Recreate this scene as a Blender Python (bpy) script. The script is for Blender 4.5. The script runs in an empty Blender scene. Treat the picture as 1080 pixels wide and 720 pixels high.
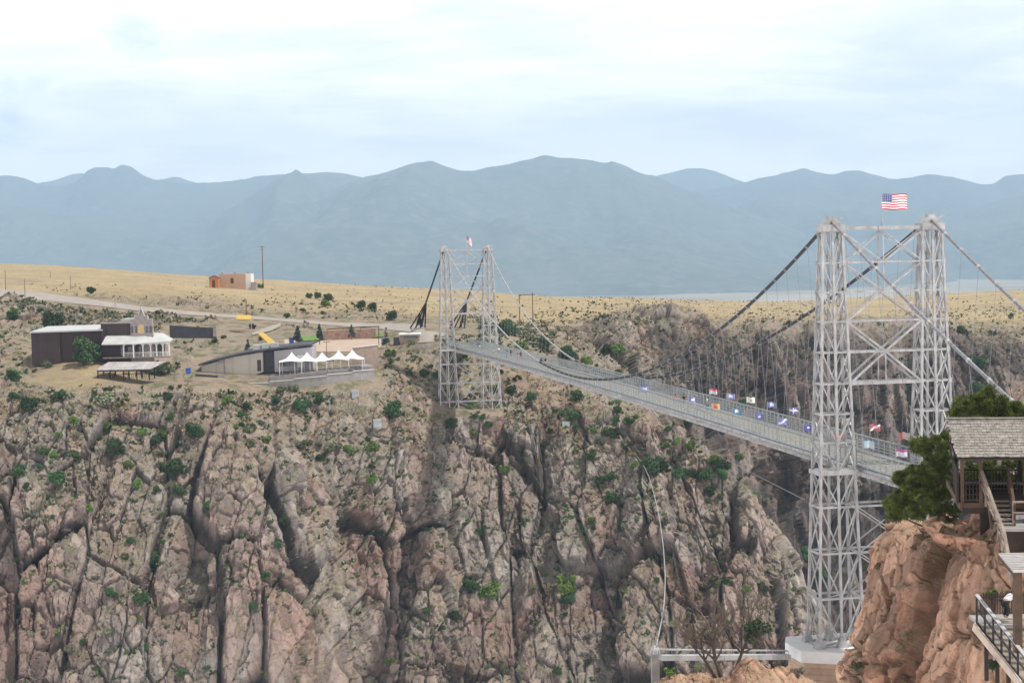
import bpy, bmesh, math, random
import numpy as np
from mathutils import Matrix, Vector
SC = bpy.context.scene
COL = SC.collection
rnd = random.Random(7)

# ------------------------------------------------------------------ camera, world, sun
F = 1850.0
PHI, TH = 0.0472, 0.0218
cam = bpy.data.cameras.new('camera'); camo = bpy.data.objects.new('camera', cam); COL.objects.link(camo)
cam.sensor_width = 36; cam.lens = F*36/1080; cam.clip_start = 0.5; cam.clip_end = 60000
fw = Vector((0, math.cos(PHI), -math.sin(PHI))); up = Vector((0, math.sin(PHI), math.cos(PHI))); rt = Vector((1, 0, 0))
R_ = math.cos(TH)*rt - math.sin(TH)*up; U_ = math.sin(TH)*rt + math.cos(TH)*up
camo.matrix_world = Matrix(((R_.x, U_.x, -fw.x, 0), (R_.y, U_.y, -fw.y, 0), (R_.z, U_.z, -fw.z, 0), (0, 0, 0, 1)))
SC.camera = camo

SUN_EL, SUN_AZ = math.radians(62), math.radians(104)      # azimuth from +Y towards +X
sd = Vector((math.sin(SUN_AZ)*math.cos(SUN_EL), math.cos(SUN_AZ)*math.cos(SUN_EL), math.sin(SUN_EL)))
sun = bpy.data.lights.new('sun', 'SUN'); suno = bpy.data.objects.new('sun', sun); COL.objects.link(suno)
sun.energy = 5.0; sun.angle = math.radians(2.0); sun.color = (1.0, 0.95, 0.88)
suno.rotation_euler = sd.to_track_quat('Z', 'Y').to_euler()
SC.view_settings.view_transform = 'Standard'; SC.view_settings.look = 'None'
SC.view_settings.gamma = 1.0; SC.view_settings.exposure = 0.30

W = bpy.data.worlds.new('World'); SC.world = W; W.use_nodes = True
nt = W.node_tree; N = nt.nodes; L = nt.links; N.clear()
def nn(t, **k):
    n = N.new(t)
    for a, b in k.items(): setattr(n, a, b)
    return n
sky = nn('ShaderNodeTexSky', sky_type='NISHITA', sun_disc=False, sun_elevation=SUN_EL, sun_rotation=SUN_AZ, altitude=2000.0, dust_density=2.5)
tc = nn('ShaderNodeTexCoord')
sep = nn('ShaderNodeSeparateXYZ'); L.new(tc.outputs['Generated'], sep.inputs[0])
# project the view direction on a cloud deck far above
mz = nn('ShaderNodeMath', operation='ADD'); mz.inputs[1].default_value = 0.10; L.new(sep.outputs['Z'], mz.inputs[0])
mz2 = nn('ShaderNodeMath', operation='MAXIMUM'); mz2.inputs[1].default_value = 0.03; L.new(mz.outputs[0], mz2.inputs[0])
dx = nn('ShaderNodeMath', operation='DIVIDE'); L.new(sep.outputs['X'], dx.inputs[0]); L.new(mz2.outputs[0], dx.inputs[1])
dy = nn('ShaderNodeMath', operation='DIVIDE'); L.new(sep.outputs['Y'], dy.inputs[0]); L.new(mz2.outputs[0], dy.inputs[1])
cb = nn('ShaderNodeCombineXYZ'); L.new(dx.outputs[0], cb.inputs[0]); L.new(dy.outputs[0], cb.inputs[1])
n1 = nn('ShaderNodeTexNoise'); n1.inputs['Scale'].default_value = 1.1; n1.inputs['Detail'].default_value = 9; n1.inputs['Roughness'].default_value = 0.58; n1.inputs['Distortion'].default_value = 0.5
mp = nn('ShaderNodeMapping'); mp.inputs['Location'].default_value = (3.1, 1.7, 0); mp.inputs['Scale'].default_value = (0.8, 1.0, 1)
L.new(cb.outputs[0], mp.inputs[0]); L.new(mp.outputs[0], n1.inputs['Vector'])
cr = nn('ShaderNodeValToRGB'); cr.color_ramp.elements[0].position = 0.38; cr.color_ramp.elements[1].position = 0.60
cr.color_ramp.elements[0].color = (0.66, 0.66, 0.66, 1); cr.color_ramp.elements[1].color = (1, 1, 1, 1)
L.new(n1.outputs['Fac'], cr.inputs[0])
n2 = nn('ShaderNodeTexNoise'); n2.inputs['Scale'].default_value = 11.0; n2.inputs['Detail'].default_value = 8; n2.inputs['Roughness'].default_value = 0.6
mp2 = nn('ShaderNodeMapping'); mp2.inputs['Scale'].default_value = (0.6, 0.9, 3.6); L.new(tc.outputs['Generated'], mp2.inputs[0]); L.new(mp2.outputs[0], n2.inputs['Vector'])
cc = nn('ShaderNodeMix', data_type='RGBA'); cc.inputs['A'].default_value = (16.2, 15.4, 16.0, 1); cc.inputs['B'].default_value = (19.0, 17.8, 17.2, 1)
cr2 = nn('ShaderNodeValToRGB'); cr2.color_ramp.elements[0].position = 0.40; cr2.color_ramp.elements[1].position = 0.52; L.new(n2.outputs['Fac'], cr2.inputs[0])
L.new(cr2.outputs[0], cc.inputs['Factor'])
# clouds thicken towards the horizon
hz = nn('ShaderNodeMapRange'); hz.inputs['From Min'].default_value = 0.05; hz.inputs['From Max'].default_value = 0.20; hz.inputs['To Min'].default_value = 1; hz.inputs['To Max'].default_value = 0.0
L.new(sep.outputs['Z'], hz.inputs['Value'])
mx = nn('ShaderNodeMath', operation='MAXIMUM'); L.new(cr.outputs[0], mx.inputs[0]); L.new(hz.outputs[0], mx.inputs[1])
fin = nn('ShaderNodeMix', data_type='RGBA'); L.new(mx.outputs[0], fin.inputs['Factor']); L.new(sky.outputs[0], fin.inputs['A']); L.new(cc.outputs['Result'], fin.inputs['B'])
# sky above the visible band is dimmed to lower the ambient light
dim = nn('ShaderNodeMapRange'); dim.inputs['From Min'].default_value = 0.14; dim.inputs['From Max'].default_value = 0.42; dim.inputs['To Min'].default_value = 1.0; dim.inputs['To Max'].default_value = 0.42
L.new(sep.outputs['Z'], dim.inputs['Value'])
n3 = nn('ShaderNodeTexNoise'); n3.inputs['Scale'].default_value = 26.0; n3.inputs['Detail'].default_value = 9; n3.inputs['Roughness'].default_value = 0.62; n3.inputs['Distortion'].default_value = 0.8
mp3 = nn('ShaderNodeMapping'); mp3.inputs['Scale'].default_value = (0.8, 0.8, 1.7); L.new(tc.outputs['Generated'], mp3.inputs[0]); L.new(mp3.outputs[0], n3.inputs['Vector'])
last = fin.outputs['Result']
for (cx_, cy_, rr_) in ((10, 78, 0.040), (15, 118, 0.026), (150, 14, 0.036)):      # heaps of cumulus low on the left
    xc_, zc_ = (cx_-540)/F, -(cy_-360)/F
    v_ = Vector((xc_, math.cos(PHI)+zc_*math.sin(PHI), zc_*math.cos(PHI)-math.sin(PHI))).normalized()
    vd = nn('ShaderNodeVectorMath', operation='DISTANCE'); L.new(tc.outputs['Generated'], vd.inputs[0]); vd.inputs[1].default_value = v_
    f1_ = nn('ShaderNodeMath', operation='MULTIPLY_ADD'); f1_.inputs[1].default_value = -1/rr_; f1_.inputs[2].default_value = 0.75; L.new(vd.outputs['Value'], f1_.inputs[0])
    f2_ = nn('ShaderNodeMath', operation='MULTIPLY_ADD'); f2_.inputs[1].default_value = 2.6; L.new(n3.outputs['Fac'], f2_.inputs[0]); 
    f3_ = nn('ShaderNodeMath', operation='ADD'); L.new(f1_.outputs[0], f3_.inputs[0]); f3_.inputs[1].default_value = -1.3; L.new(f3_.outputs[0], f2_.inputs[2])
    rp_ = nn('ShaderNodeMapRange'); rp_.inputs['From Min'].default_value = 0.0; rp_.inputs['From Max'].default_value = 0.35; L.new(f2_.outputs[0], rp_.inputs['Value'])
    cm_ = nn('ShaderNodeMix', data_type='RGBA'); cm_.inputs['A'].default_value = (16.5, 16.3, 16.0, 1); cm_.inputs['B'].default_value = (12.2, 12.2, 13.4, 1)
    rq_ = nn('ShaderNodeMapRange'); rq_.inputs['From Min'].default_value = 0.15; rq_.inputs['From Max'].default_value = 0.75; L.new(f2_.outputs[0], rq_.inputs['Value']); L.new(rq_.outputs[0], cm_.inputs['Factor'])
    mm_ = nn('ShaderNodeMix', data_type='RGBA'); L.new(rp_.outputs[0], mm_.inputs['Factor']); L.new(last, mm_.inputs['A']); L.new(cm_.outputs['Result'], mm_.inputs['B']); last = mm_.outputs['Result']
dm = nn('ShaderNodeVectorMath', operation='SCALE'); L.new(last, dm.inputs[0]); L.new(dim.outputs[0], dm.inputs['Scale'])
bg = nn('ShaderNodeBackground'); bg.inputs['Strength'].default_value = 0.10
L.new(dm.outputs[0], bg.inputs['Color'])
ow = nn('ShaderNodeOutputWorld'); L.new(bg.outputs[0], ow.inputs[0])

# ------------------------------------------------------------------ pixel (1080x720 photo) <-> world
cphi, sphi, cth, sth = math.cos(PHI), math.sin(PHI), math.cos(TH), math.sin(TH)
def rays(px, py):
    X = np.asarray(px, float)-540; Y = np.asarray(py, float)-360
    a = X*cth - Y*sth; b = X*sth + Y*cth
    xc = a/F; zc = -b/F
    y = cphi + zc*sphi; z = zc*cphi - sphi
    return xc/y, z/y
def at(px, py, Y):
    a, b = rays(px, py); return Vector((float(a)*Y, Y, float(b)*Y))
def pix(P):
    x, y, z = P[..., 0], P[..., 1], P[..., 2]
    yc = y*cphi - z*sphi; zc = z*cphi + y*sphi
    a = F*x/yc; b = -F*zc/yc
    return 540+a*cth+b*sth, 360-a*sth+b*cth
def ht(pxh, Y): return pxh/F*Y

# ------------------------------------------------------------------ numpy noise
def hsh(ix, iy, iz, s):
    h = (ix.astype(np.int64)*374761393 + iy.astype(np.int64)*668265263 + iz.astype(np.int64)*2147483647 + s*1274126177) & 0xffffffff
    h = ((h ^ (h >> 13))*1274126177) & 0xffffffff
    h = ((h ^ (h >> 16))*2246822519) & 0xffffffff
    return (h ^ (h >> 15)) & 0xffffffff
def h01(h, k): return (((h*(2*k+2654435761)) >> 7) & 0xffff).astype(np.float32)/65535.0
def vnoise(P, s=0):
    i = np.floor(P).astype(np.int64); f = (P-i).astype(np.float32); u = f*f*(3-2*f)
    r = 0
    for a in (0, 1):
        for b in (0, 1):
            for c in (0, 1):
                v = h01(hsh(i[:, 0]+a, i[:, 1]+b, i[:, 2]+c, s), 1)
                r = r + v*(u[:, 0] if a else 1-u[:, 0])*(u[:, 1] if b else 1-u[:, 1])*(u[:, 2] if c else 1-u[:, 2])
    return r*2-1
def fbm(P, o=4, s=0):
    r = 0; a = 1.0; t = 0
    for k in range(o):
        r = r + a*vnoise(P*(2.03**k)+k*7.3, s+k); t += a; a *= 0.5
    return r/t
def facets(P, s, tilt=0.5, crack=0.35, eps=0.10):
    q = P; b = np.floor(q-0.5).astype(np.int64)
    d1 = np.full(len(q), 9.0, np.float32); d2 = d1.copy(); bid = np.zeros(len(q), np.int64)
    bx = np.zeros((len(q), 3), np.float32)
    for a in (0, 1):
        for c in (0, 1):
            for e in (0, 1):
                cx, cy, cz = b[:, 0]+a, b[:, 1]+c, b[:, 2]+e
                h = hsh(cx, cy, cz, s)
                o = np.stack([cx+0.12+0.76*h01(h, 1), cy+0.12+0.76*h01(h, 2), cz+0.12+0.76*h01(h, 3)], 1)
                v = (q-o).astype(np.float32); d = (v*v).sum(1)
                m = d < d1
                d2 = np.where(m, d1, np.minimum(d2, d)); d1 = np.where(m, d, d1)
                bid = np.where(m, h, bid); bx[m] = v[m]
    r = h01(bid, 5)-0.5
    g = np.stack([h01(bid, 6), h01(bid, 8), h01(bid, 9)], 1)-0.5
    e = np.sqrt(d2)-np.sqrt(d1)
    return r + tilt*2*(g*bx).sum(1) - crack*np.clip(1-e/eps, 0, 1), h01(bid, 11), e

# ------------------------------------------------------------------ materials
def mat(name, col=(0.5, 0.5, 0.5), rough=0.7, metal=0.0, var=0.15, scale=2.0, bump=0.0, bscale=20.0, two=None, objrand=0.0, coord='Object', spec=0.3):
    m = bpy.data.materials.new(name); m.use_nodes = True
    t = m.node_tree; n = t.nodes; l = t.links; b = n['Principled BSDF']
    b.inputs['Roughness'].default_value = rough; b.inputs['Metallic'].default_value = metal
    b.inputs['Specular IOR Level'].default_value = spec
    c = n.new('ShaderNodeTexCoord'); no = n.new('ShaderNodeTexNoise'); no.inputs['Scale'].default_value = scale; no.inputs['Detail'].default_value = 6
    l.new(c.outputs[coord], no.inputs['Vector'])
    mi = n.new('ShaderNodeMix'); mi.data_type = 'RGBA'
    a2 = two if two else tuple(min(1, x*(1+var)) for x in col)
    a1 = col if two else tuple(x*(1-var) for x in col)
    mi.inputs['A'].default_value = (*a1, 1); mi.inputs['B'].default_value = (*a2, 1)
    rp = n.new('ShaderNodeMapRange'); rp.inputs['From Min'].default_value = 0.3; rp.inputs['From Max'].default_value = 0.7; l.new(no.outputs['Fac'], rp.inputs['Value'])
    l.new(rp.outputs[0], mi.inputs['Factor']); out = mi.outputs['Result']
    if objrand:
        oi = n.new('ShaderNodeObjectInfo'); hs = n.new('ShaderNodeHueSaturation')
        mr = n.new('ShaderNodeMapRange'); mr.inputs['To Min'].default_value = 1-objrand; mr.inputs['To Max'].default_value = 1+objrand
        mh = n.new('ShaderNodeMapRange'); mh.inputs['To Min'].default_value = 0.5-objrand*0.06; mh.inputs['To Max'].default_value = 0.5+objrand*0.06
        l.new(oi.outputs['Random'], mr.inputs['Value']); l.new(oi.outputs['Random'], mh.inputs['Value'])
        l.new(mr.outputs[0], hs.inputs['Value']); l.new(mh.outputs[0], hs.inputs['Hue']); l.new(out, hs.inputs['Color']); out = hs.outputs['Color']
    l.new(out, b.inputs['Base Color'])
    if bump:
        nb = n.new('ShaderNodeTexNoise'); nb.inputs['Scale'].default_value = bscale; nb.inputs['Detail'].default_value = 5; l.new(c.outputs[coord], nb.inputs['Vector'])
        bu = n.new('ShaderNodeBump'); bu.inputs['Strength'].default_value = bump; bu.inputs['Distance'].default_value = 0.1; l.new(nb.outputs['Fac'], bu.inputs['Height']); l.new(bu.outputs[0], b.inputs['Normal'])
    return m

def stripes(m, axis, scale, depth=0.6, amt=0.35):
    """adds panel seams / board joints along an axis (object space)"""
    t = m.node_tree; n = t.nodes; l = t.links; b = n['Principled BSDF']
    c = n.new('ShaderNodeTexCoord'); s = n.new('ShaderNodeSeparateXYZ'); l.new(c.outputs['Object'], s.inputs[0])
    mu = n.new('ShaderNodeMath'); mu.operation = 'MULTIPLY'; mu.inputs[1].default_value = scale; l.new(s.outputs[axis], mu.inputs[0])
    fr = n.new('ShaderNodeMath'); fr.operation = 'FRACT'; l.new(mu.outputs[0], fr.inputs[0])
    lt = n.new('ShaderNodeMath'); lt.operation = 'LESS_THAN'; lt.inputs[1].default_value = 0.14; l.new(fr.outputs[0], lt.inputs[0])
    fl = n.new('ShaderNodeMath'); fl.operation = 'FLOOR'; l.new(mu.outputs[0], fl.inputs[0])
    wn = n.new('ShaderNodeTexWhiteNoise'); wn.noise_dimensions = '1D'; l.new(fl.outputs[0], wn.inputs['W'])
    src = b.inputs['Base Color'].links[0].from_socket
    hv = n.new('ShaderNodeHueSaturation'); l.new(src, hv.inputs['Color'])
    mr = n.new('ShaderNodeMapRange'); mr.inputs['To Min'].default_value = 1-amt; mr.inputs['To Max'].default_value = 1+amt; l.new(wn.outputs['Value'], mr.inputs['Value'])
    m2 = n.new('ShaderNodeMath'); m2.operation = 'MULTIPLY'; 
    sb = n.new('ShaderNodeMath'); sb.operation = 'MULTIPLY_ADD'; sb.inputs[1].default_value = -depth; sb.inputs[2].default_value = 1; l.new(lt.outputs[0], sb.inputs[0])
    l.new(mr.outputs[0], m2.inputs[0]); l.new(sb.outputs[0], m2.inputs[1]); l.new(m2.outputs[0], hv.inputs['Value'])
    l.new(hv.outputs['Color'], b.inputs['Base Color']); return m

def rock_material(name, base, pink, red, lichen, soil, grassc, sc=1.0, redz=None):
    m = bpy.data.materials.new(name); m.use_nodes = True
    t = m.node_tree; n = t.nodes; l = t.links; b = n['Principled BSDF']
    b.inputs['Roughness'].default_value = 0.93; b.inputs['Specular IOR Level'].default_value = 0.15
    g = n.new('ShaderNodeNewGeometry'); c = n.new('ShaderNodeTexCoord')
    def noise(s, d=6, r=0.6, vec=None, dist=0.0):
        x = n.new('ShaderNodeTexNoise'); x.inputs['Scale'].default_value = s; x.inputs['Detail'].default_value = d; x.inputs['Roughness'].default_value = r; x.inputs['Distortion'].default_value = dist
        l.new(vec if vec else g.outputs['Position'], x.inputs['Vector']); return x.outputs['Fac']
    def ramp(f, a, bb):
        x = n.new('ShaderNodeMapRange'); x.inputs['From Min'].default_value = a; x.inputs['From Max'].default_value = bb; x.interpolation_type = 'SMOOTHSTEP'; l.new(f, x.inputs['Value']); return x.outputs[0]
    def mix(f, A, B):
        x = n.new('ShaderNodeMix'); x.data_type = 'RGBA'
        l.new(f, x.inputs['Factor'])
        for k, v in (('A', A), ('B', B)):
            if isinstance(v, tuple): x.inputs[k].default_value = (*v, 1)
            else: l.new(v, x.inputs[k])
        return x.outputs['Result']
    def mul(a, bb, op='MULTIPLY'):
        x = n.new('ShaderNodeMath'); x.operation = op
        for i, v in enumerate((a, bb)):
            if isinstance(v, (int, float)): x.inputs[i].default_value = v
            else: l.new(v, x.inputs[i])
        return x.outputs[0]
    def attr(nm):
        x = n.new('ShaderNodeAttribute'); x.attribute_name = nm; return x.outputs['Fac']
    stre = n.new('ShaderNodeMapping'); stre.inputs['Scale'].default_value = (1, 1, 0.16); stre.inputs['Rotation'].default_value = (0, 0.25, 0); l.new(g.outputs['Position'], stre.inputs[0])
    cell = attr('cell'); cell2 = attr('cell2'); redm = attr('red'); grm = attr('grass')
    col = mix(ramp(noise(0.5*sc, 8, 0.7), 0.3, 0.7), tuple(x*0.62 for x in base), tuple(x*1.22 for x in base))
    col = mix(mul(ramp(cell, 0.35, 0.9), 0.55), col, pink)
    col = mix(mul(ramp(noise(0.055*sc, 5, 0.6), 0.48, 0.66), redm, 'MAXIMUM'), col, mix(ramp(noise(0.9*sc, 6, 0.7), 0.3, 0.7), red, pink))
    # lichen and desert varnish run down the joints
    col = mix(mul(ramp(noise(0.13*sc, 7, 0.7), 0.55, 0.72), 0.42), col, lichen)
    col = mix(mul(ramp(noise(0.35*sc, 6, 0.65, stre.outputs[0], 0.6), 0.52, 0.72), 0.38), col, tuple(x*0.30 for x in base))
    col = mix(mul(ramp(noise(2.6*sc, 5, 0.8), 0.56, 0.70), 0.6), col, tuple(x*0.35 for x in base))
    col = mix(mul(ramp(noise(1.7*sc, 5, 0.8, stre.outputs[0]), 0.58, 0.74), 0.35), col, tuple(min(1, x*1.7) for x in base))
    col = mix(mul(attr('joint'), 0.95), col, tuple(x*0.18 for x in base))
    hv = n.new('ShaderNodeHueSaturation'); mr = n.new('ShaderNodeMapRange'); mr.inputs['To Min'].default_value = 0.62; mr.inputs['To Max'].default_value = 1.32
    l.new(cell2, mr.inputs['Value']); l.new(mr.outputs[0], hv.inputs['Value']); l.new(col, hv.inputs['Color']); col = hv.outputs['Color']
    # soil and scrub gather on the flatter ground
    sp = n.new('ShaderNodeSeparateXYZ'); l.new(g.outputs['True Normal'], sp.inputs[0])
    flat = ramp(mul(sp.outputs['Z'], mul(noise(0.3*sc, 5, 0.7), 0.6), 'ADD'), 0.80, 1.15)
    scrub = mix(ramp(noise(0.22*sc, 6, 0.75), 0.45, 0.62), soil, (0.075, 0.095, 0.035))
    scrub = mix(ramp(noise(1.4*sc, 6, 0.8), 0.50, 0.70), scrub, tuple(x*0.55 for x in soil))
    col = mix(mul(flat, 0.85), col, scrub)
    col = mix(mul(attr('dark'), 0.86), col, mix(ramp(noise(0.25*sc, 6, 0.7, stre.outputs[0]), 0.4, 0.65), (0.018, 0.017, 0.020), (0.11, 0.082, 0.068)))  # back wall: desert varnish plus the wall's shade, both put into the colour
    gr = mix(ramp(noise(0.05*sc, 8, 0.75), 0.35, 0.65), grassc, tuple(x*0.72 for x in grassc))
    gr = mix(ramp(noise(0.6*sc, 6, 0.8), 0.55, 0.75), gr, (0.13, 0.13, 0.06))
    gr = mix(ramp(noise(0.02*sc, 6, 0.7), 0.58, 0.66), gr, tuple(x*0.85 for x in soil))
    col = mix(ramp(mul(grm, mul(noise(0.12*sc, 7, 0.75), 0.9), 'ADD'), 0.75, 1.05), col, gr)
    l.new(col, b.inputs['Base Color'])
    h = mul(noise(1.3*sc, 8, 0.75), mul(noise(5*sc, 6, 0.7), 0.4), 'ADD')
    bu = n.new('ShaderNodeBump'); bu.inputs['Strength'].default_value = 0.9; bu.inputs['Distance'].default_value = 0.6/sc; l.new(h, bu.inputs['Height']); l.new(bu.outputs[0], b.inputs['Normal'])
    return m

M = {}
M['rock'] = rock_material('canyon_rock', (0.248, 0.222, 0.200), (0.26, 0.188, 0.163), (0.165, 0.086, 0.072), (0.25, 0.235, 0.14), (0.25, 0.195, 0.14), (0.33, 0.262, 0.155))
M['rock_red'] = rock_material('red_granite', (0.49, 0.315, 0.22), (0.50, 0.28, 0.185), (0.28, 0.13, 0.085), (0.38, 0.31, 0.20), (0.38, 0.26, 0.18), (0.40, 0.32, 0.18), sc=2.2)
M['steel'] = mat('silver_painted_steel', (0.24, 0.24, 0.24), 0.5, 0.1, 0.16, 0.9, two=(0.40, 0.40, 0.40))
def weathered(m):
    t = m.node_tree; n = t.nodes; l = t.links; b = n['Principled BSDF']; src = b.inputs['Base Color'].links[0].from_socket
    c = n.new('ShaderNodeTexCoord'); mp_ = n.new('ShaderNodeMapping'); mp_.inputs['Scale'].default_value = (1.6, 1.6, .35); l.new(c.outputs['Object'], mp_.inputs[0])
    x = n.new('ShaderNodeTexNoise'); x.inputs['Scale'].default_value = 2.2; x.inputs['Detail'].default_value = 7; x.inputs['Roughness'].default_value = .7; l.new(mp_.outputs[0], x.inputs['Vector'])
    r = n.new('ShaderNodeMapRange'); r.inputs['From Min'].default_value = .52; r.inputs['From Max'].default_value = .72; r.inputs['To Max'].default_value = .75; l.new(x.outputs['Fac'], r.inputs['Value'])
    mi = n.new('ShaderNodeMix'); mi.data_type = 'RGBA'; mi.inputs['B'].default_value = (.13, .11, .10, 1); l.new(r.outputs[0], mi.inputs['Factor']); l.new(src, mi.inputs['A']); l.new(mi.outputs['Result'], b.inputs['Base Color'])
weathered(M['steel'])
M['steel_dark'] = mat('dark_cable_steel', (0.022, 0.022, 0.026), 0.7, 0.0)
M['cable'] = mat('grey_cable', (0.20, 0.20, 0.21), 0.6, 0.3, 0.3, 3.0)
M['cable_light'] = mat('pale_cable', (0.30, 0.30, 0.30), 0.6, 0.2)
M['deck'] = mat('weathered_deck_planks', (0.20, 0.175, 0.13), 0.85, 0, 0.25, 1.5)
M['fence'] = mat('galvanised_fence', (0.27, 0.30, 0.31), 0.55, 0.2, 0.12)
M['concrete'] = mat('white_concrete', (0.55, 0.55, 0.54), 0.85, 0, 0.08, 1.0)
M['grey_conc'] = mat('grey_concrete', (0.25, 0.24, 0.225), 0.9, 0, 0.14, 0.8, bump=0.2)
M['tan_conc'] = stripes(mat('tan_stone_pier', (0.32, 0.23, 0.165), 0.9, 0, 0.2, 0.9, bump=0.4, bscale=4), 2, 1.6, 0.25, 0.08)
M['road'] = mat('road_surface', (0.23, 0.205, 0.18), 0.95, 0, 0.12, 0.3)
M['plaza'] = mat('plaza_paving', (0.32, 0.25, 0.20), 0.95, 0, 0.1, 0.4)
M['lawn'] = mat('lawn', (0.09, 0.16, 0.035), 0.95, 0, 0.3, 1.0)
M['brown_wall'] = stripes(mat('dark_brown_siding', (0.045, 0.028, 0.028), 0.8, 0, 0.15, 0.5), 0, 1.1, 0.2, 0.08)
M['roof_metal'] = mat('pale_metal_roof', (0.36, 0.37, 0.36), 0.55, 0.1, 0.12, 0.6)
M['tin'] = stripes(mat('corrugated_tin', (0.36, 0.34, 0.33), 0.55, 0.3, 0.2, 0.6), 0, 1.4, 0.35, 0.1)
M['white'] = mat('white_paint', (0.62, 0.62, 0.60), 0.6, 0, 0.05)
M['cream'] = stripes(mat('cream_wall', (0.42, 0.385, 0.33), 0.85, 0, 0.06, 0.4), 0, 0.24, 0.12, 0.03)
M['greybrown'] = mat('grey_false_front', (0.27, 0.235, 0.225), 0.85, 0, 0.2, 0.8)
M['darkgrey'] = mat('charcoal', (0.045, 0.045, 0.055), 0.7, 0, 0.2, 0.8)
M['glass'] = mat('dark_glass', (0.02, 0.024, 0.03), 0.15, 0, 0.1, spec=0.6)
M['yellow'] = mat('yellow_panel', (0.38, 0.26, 0.05), 0.6, 0, 0.08)
M['orange'] = mat('orange_wood', (0.42, 0.17, 0.06), 0.8, 0, 0.15)
M['adobe'] = mat('pink_stucco', (0.38, 0.255, 0.18), 0.9, 0, 0.06, 0.5)
M['blue'] = mat('blue_plastic', (0.03, 0.10, 0.36), 0.5, 0, 0.1)
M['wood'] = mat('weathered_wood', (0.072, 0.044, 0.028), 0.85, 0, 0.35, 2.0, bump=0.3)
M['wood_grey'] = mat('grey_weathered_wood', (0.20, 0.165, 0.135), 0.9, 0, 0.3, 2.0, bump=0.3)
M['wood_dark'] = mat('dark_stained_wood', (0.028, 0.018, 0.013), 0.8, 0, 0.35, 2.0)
M['pole'] = mat('pole_wood', (0.13, 0.095, 0.07), 0.9, 0, 0.2)
M['bark'] = mat('bark', (0.10, 0.075, 0.055), 0.95, 0, 0.3, 6.0)
M['tent'] = mat('white_tent_fabric', (0.60, 0.60, 0.60), 0.7, 0, 0.03)
M['brick'] = mat('red_brown_rubble', (0.24, 0.15, 0.115), 0.9, 0, 0.3, 1.2)
M['juniper'] = mat('juniper_leaves', (0.028, 0.060, 0.022), 0.9, 0, 0.4, 0.8, two=(0.060, 0.105, 0.040), objrand=0.35)
M['bright'] = mat('bright_leaves', (0.075, 0.135, 0.030), 0.9, 0, 0.4, 1.2, two=(0.14, 0.21, 0.05), objrand=0.35)
M['sage'] = mat('sage_leaves', (0.11, 0.125, 0.075), 0.95, 0, 0.3, 1.2, two=(0.17, 0.175, 0.10), objrand=0.35)
M['twig'] = mat('grey_twigs', (0.16, 0.14, 0.12), 0.95, 0, 0.3, 1.2, objrand=0.3)
M['spruce'] = mat('blue_spruce_needles', (0.03, 0.055, 0.045), 0.9, 0, 0.4, 2.0, two=(0.07, 0.10, 0.085), objrand=0.2)
M['pine'] = mat('pine_needles', (0.016, 0.034, 0.010), 0.85, 0, 0.5, 2.6, two=(0.16, 0.19, 0.04))
M['skin'] = mat('skin', (0.45, 0.27, 0.19), 0.6, 0, 0.05)
M['hair'] = mat('dark_hair', (0.03, 0.02, 0.015), 0.7, 0, 0.2)
def cloth(nm, c): 
    if nm not in M: M[nm] = mat(nm, c, 0.85, 0, 0.1, 3.0)
    return M[nm]

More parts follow.
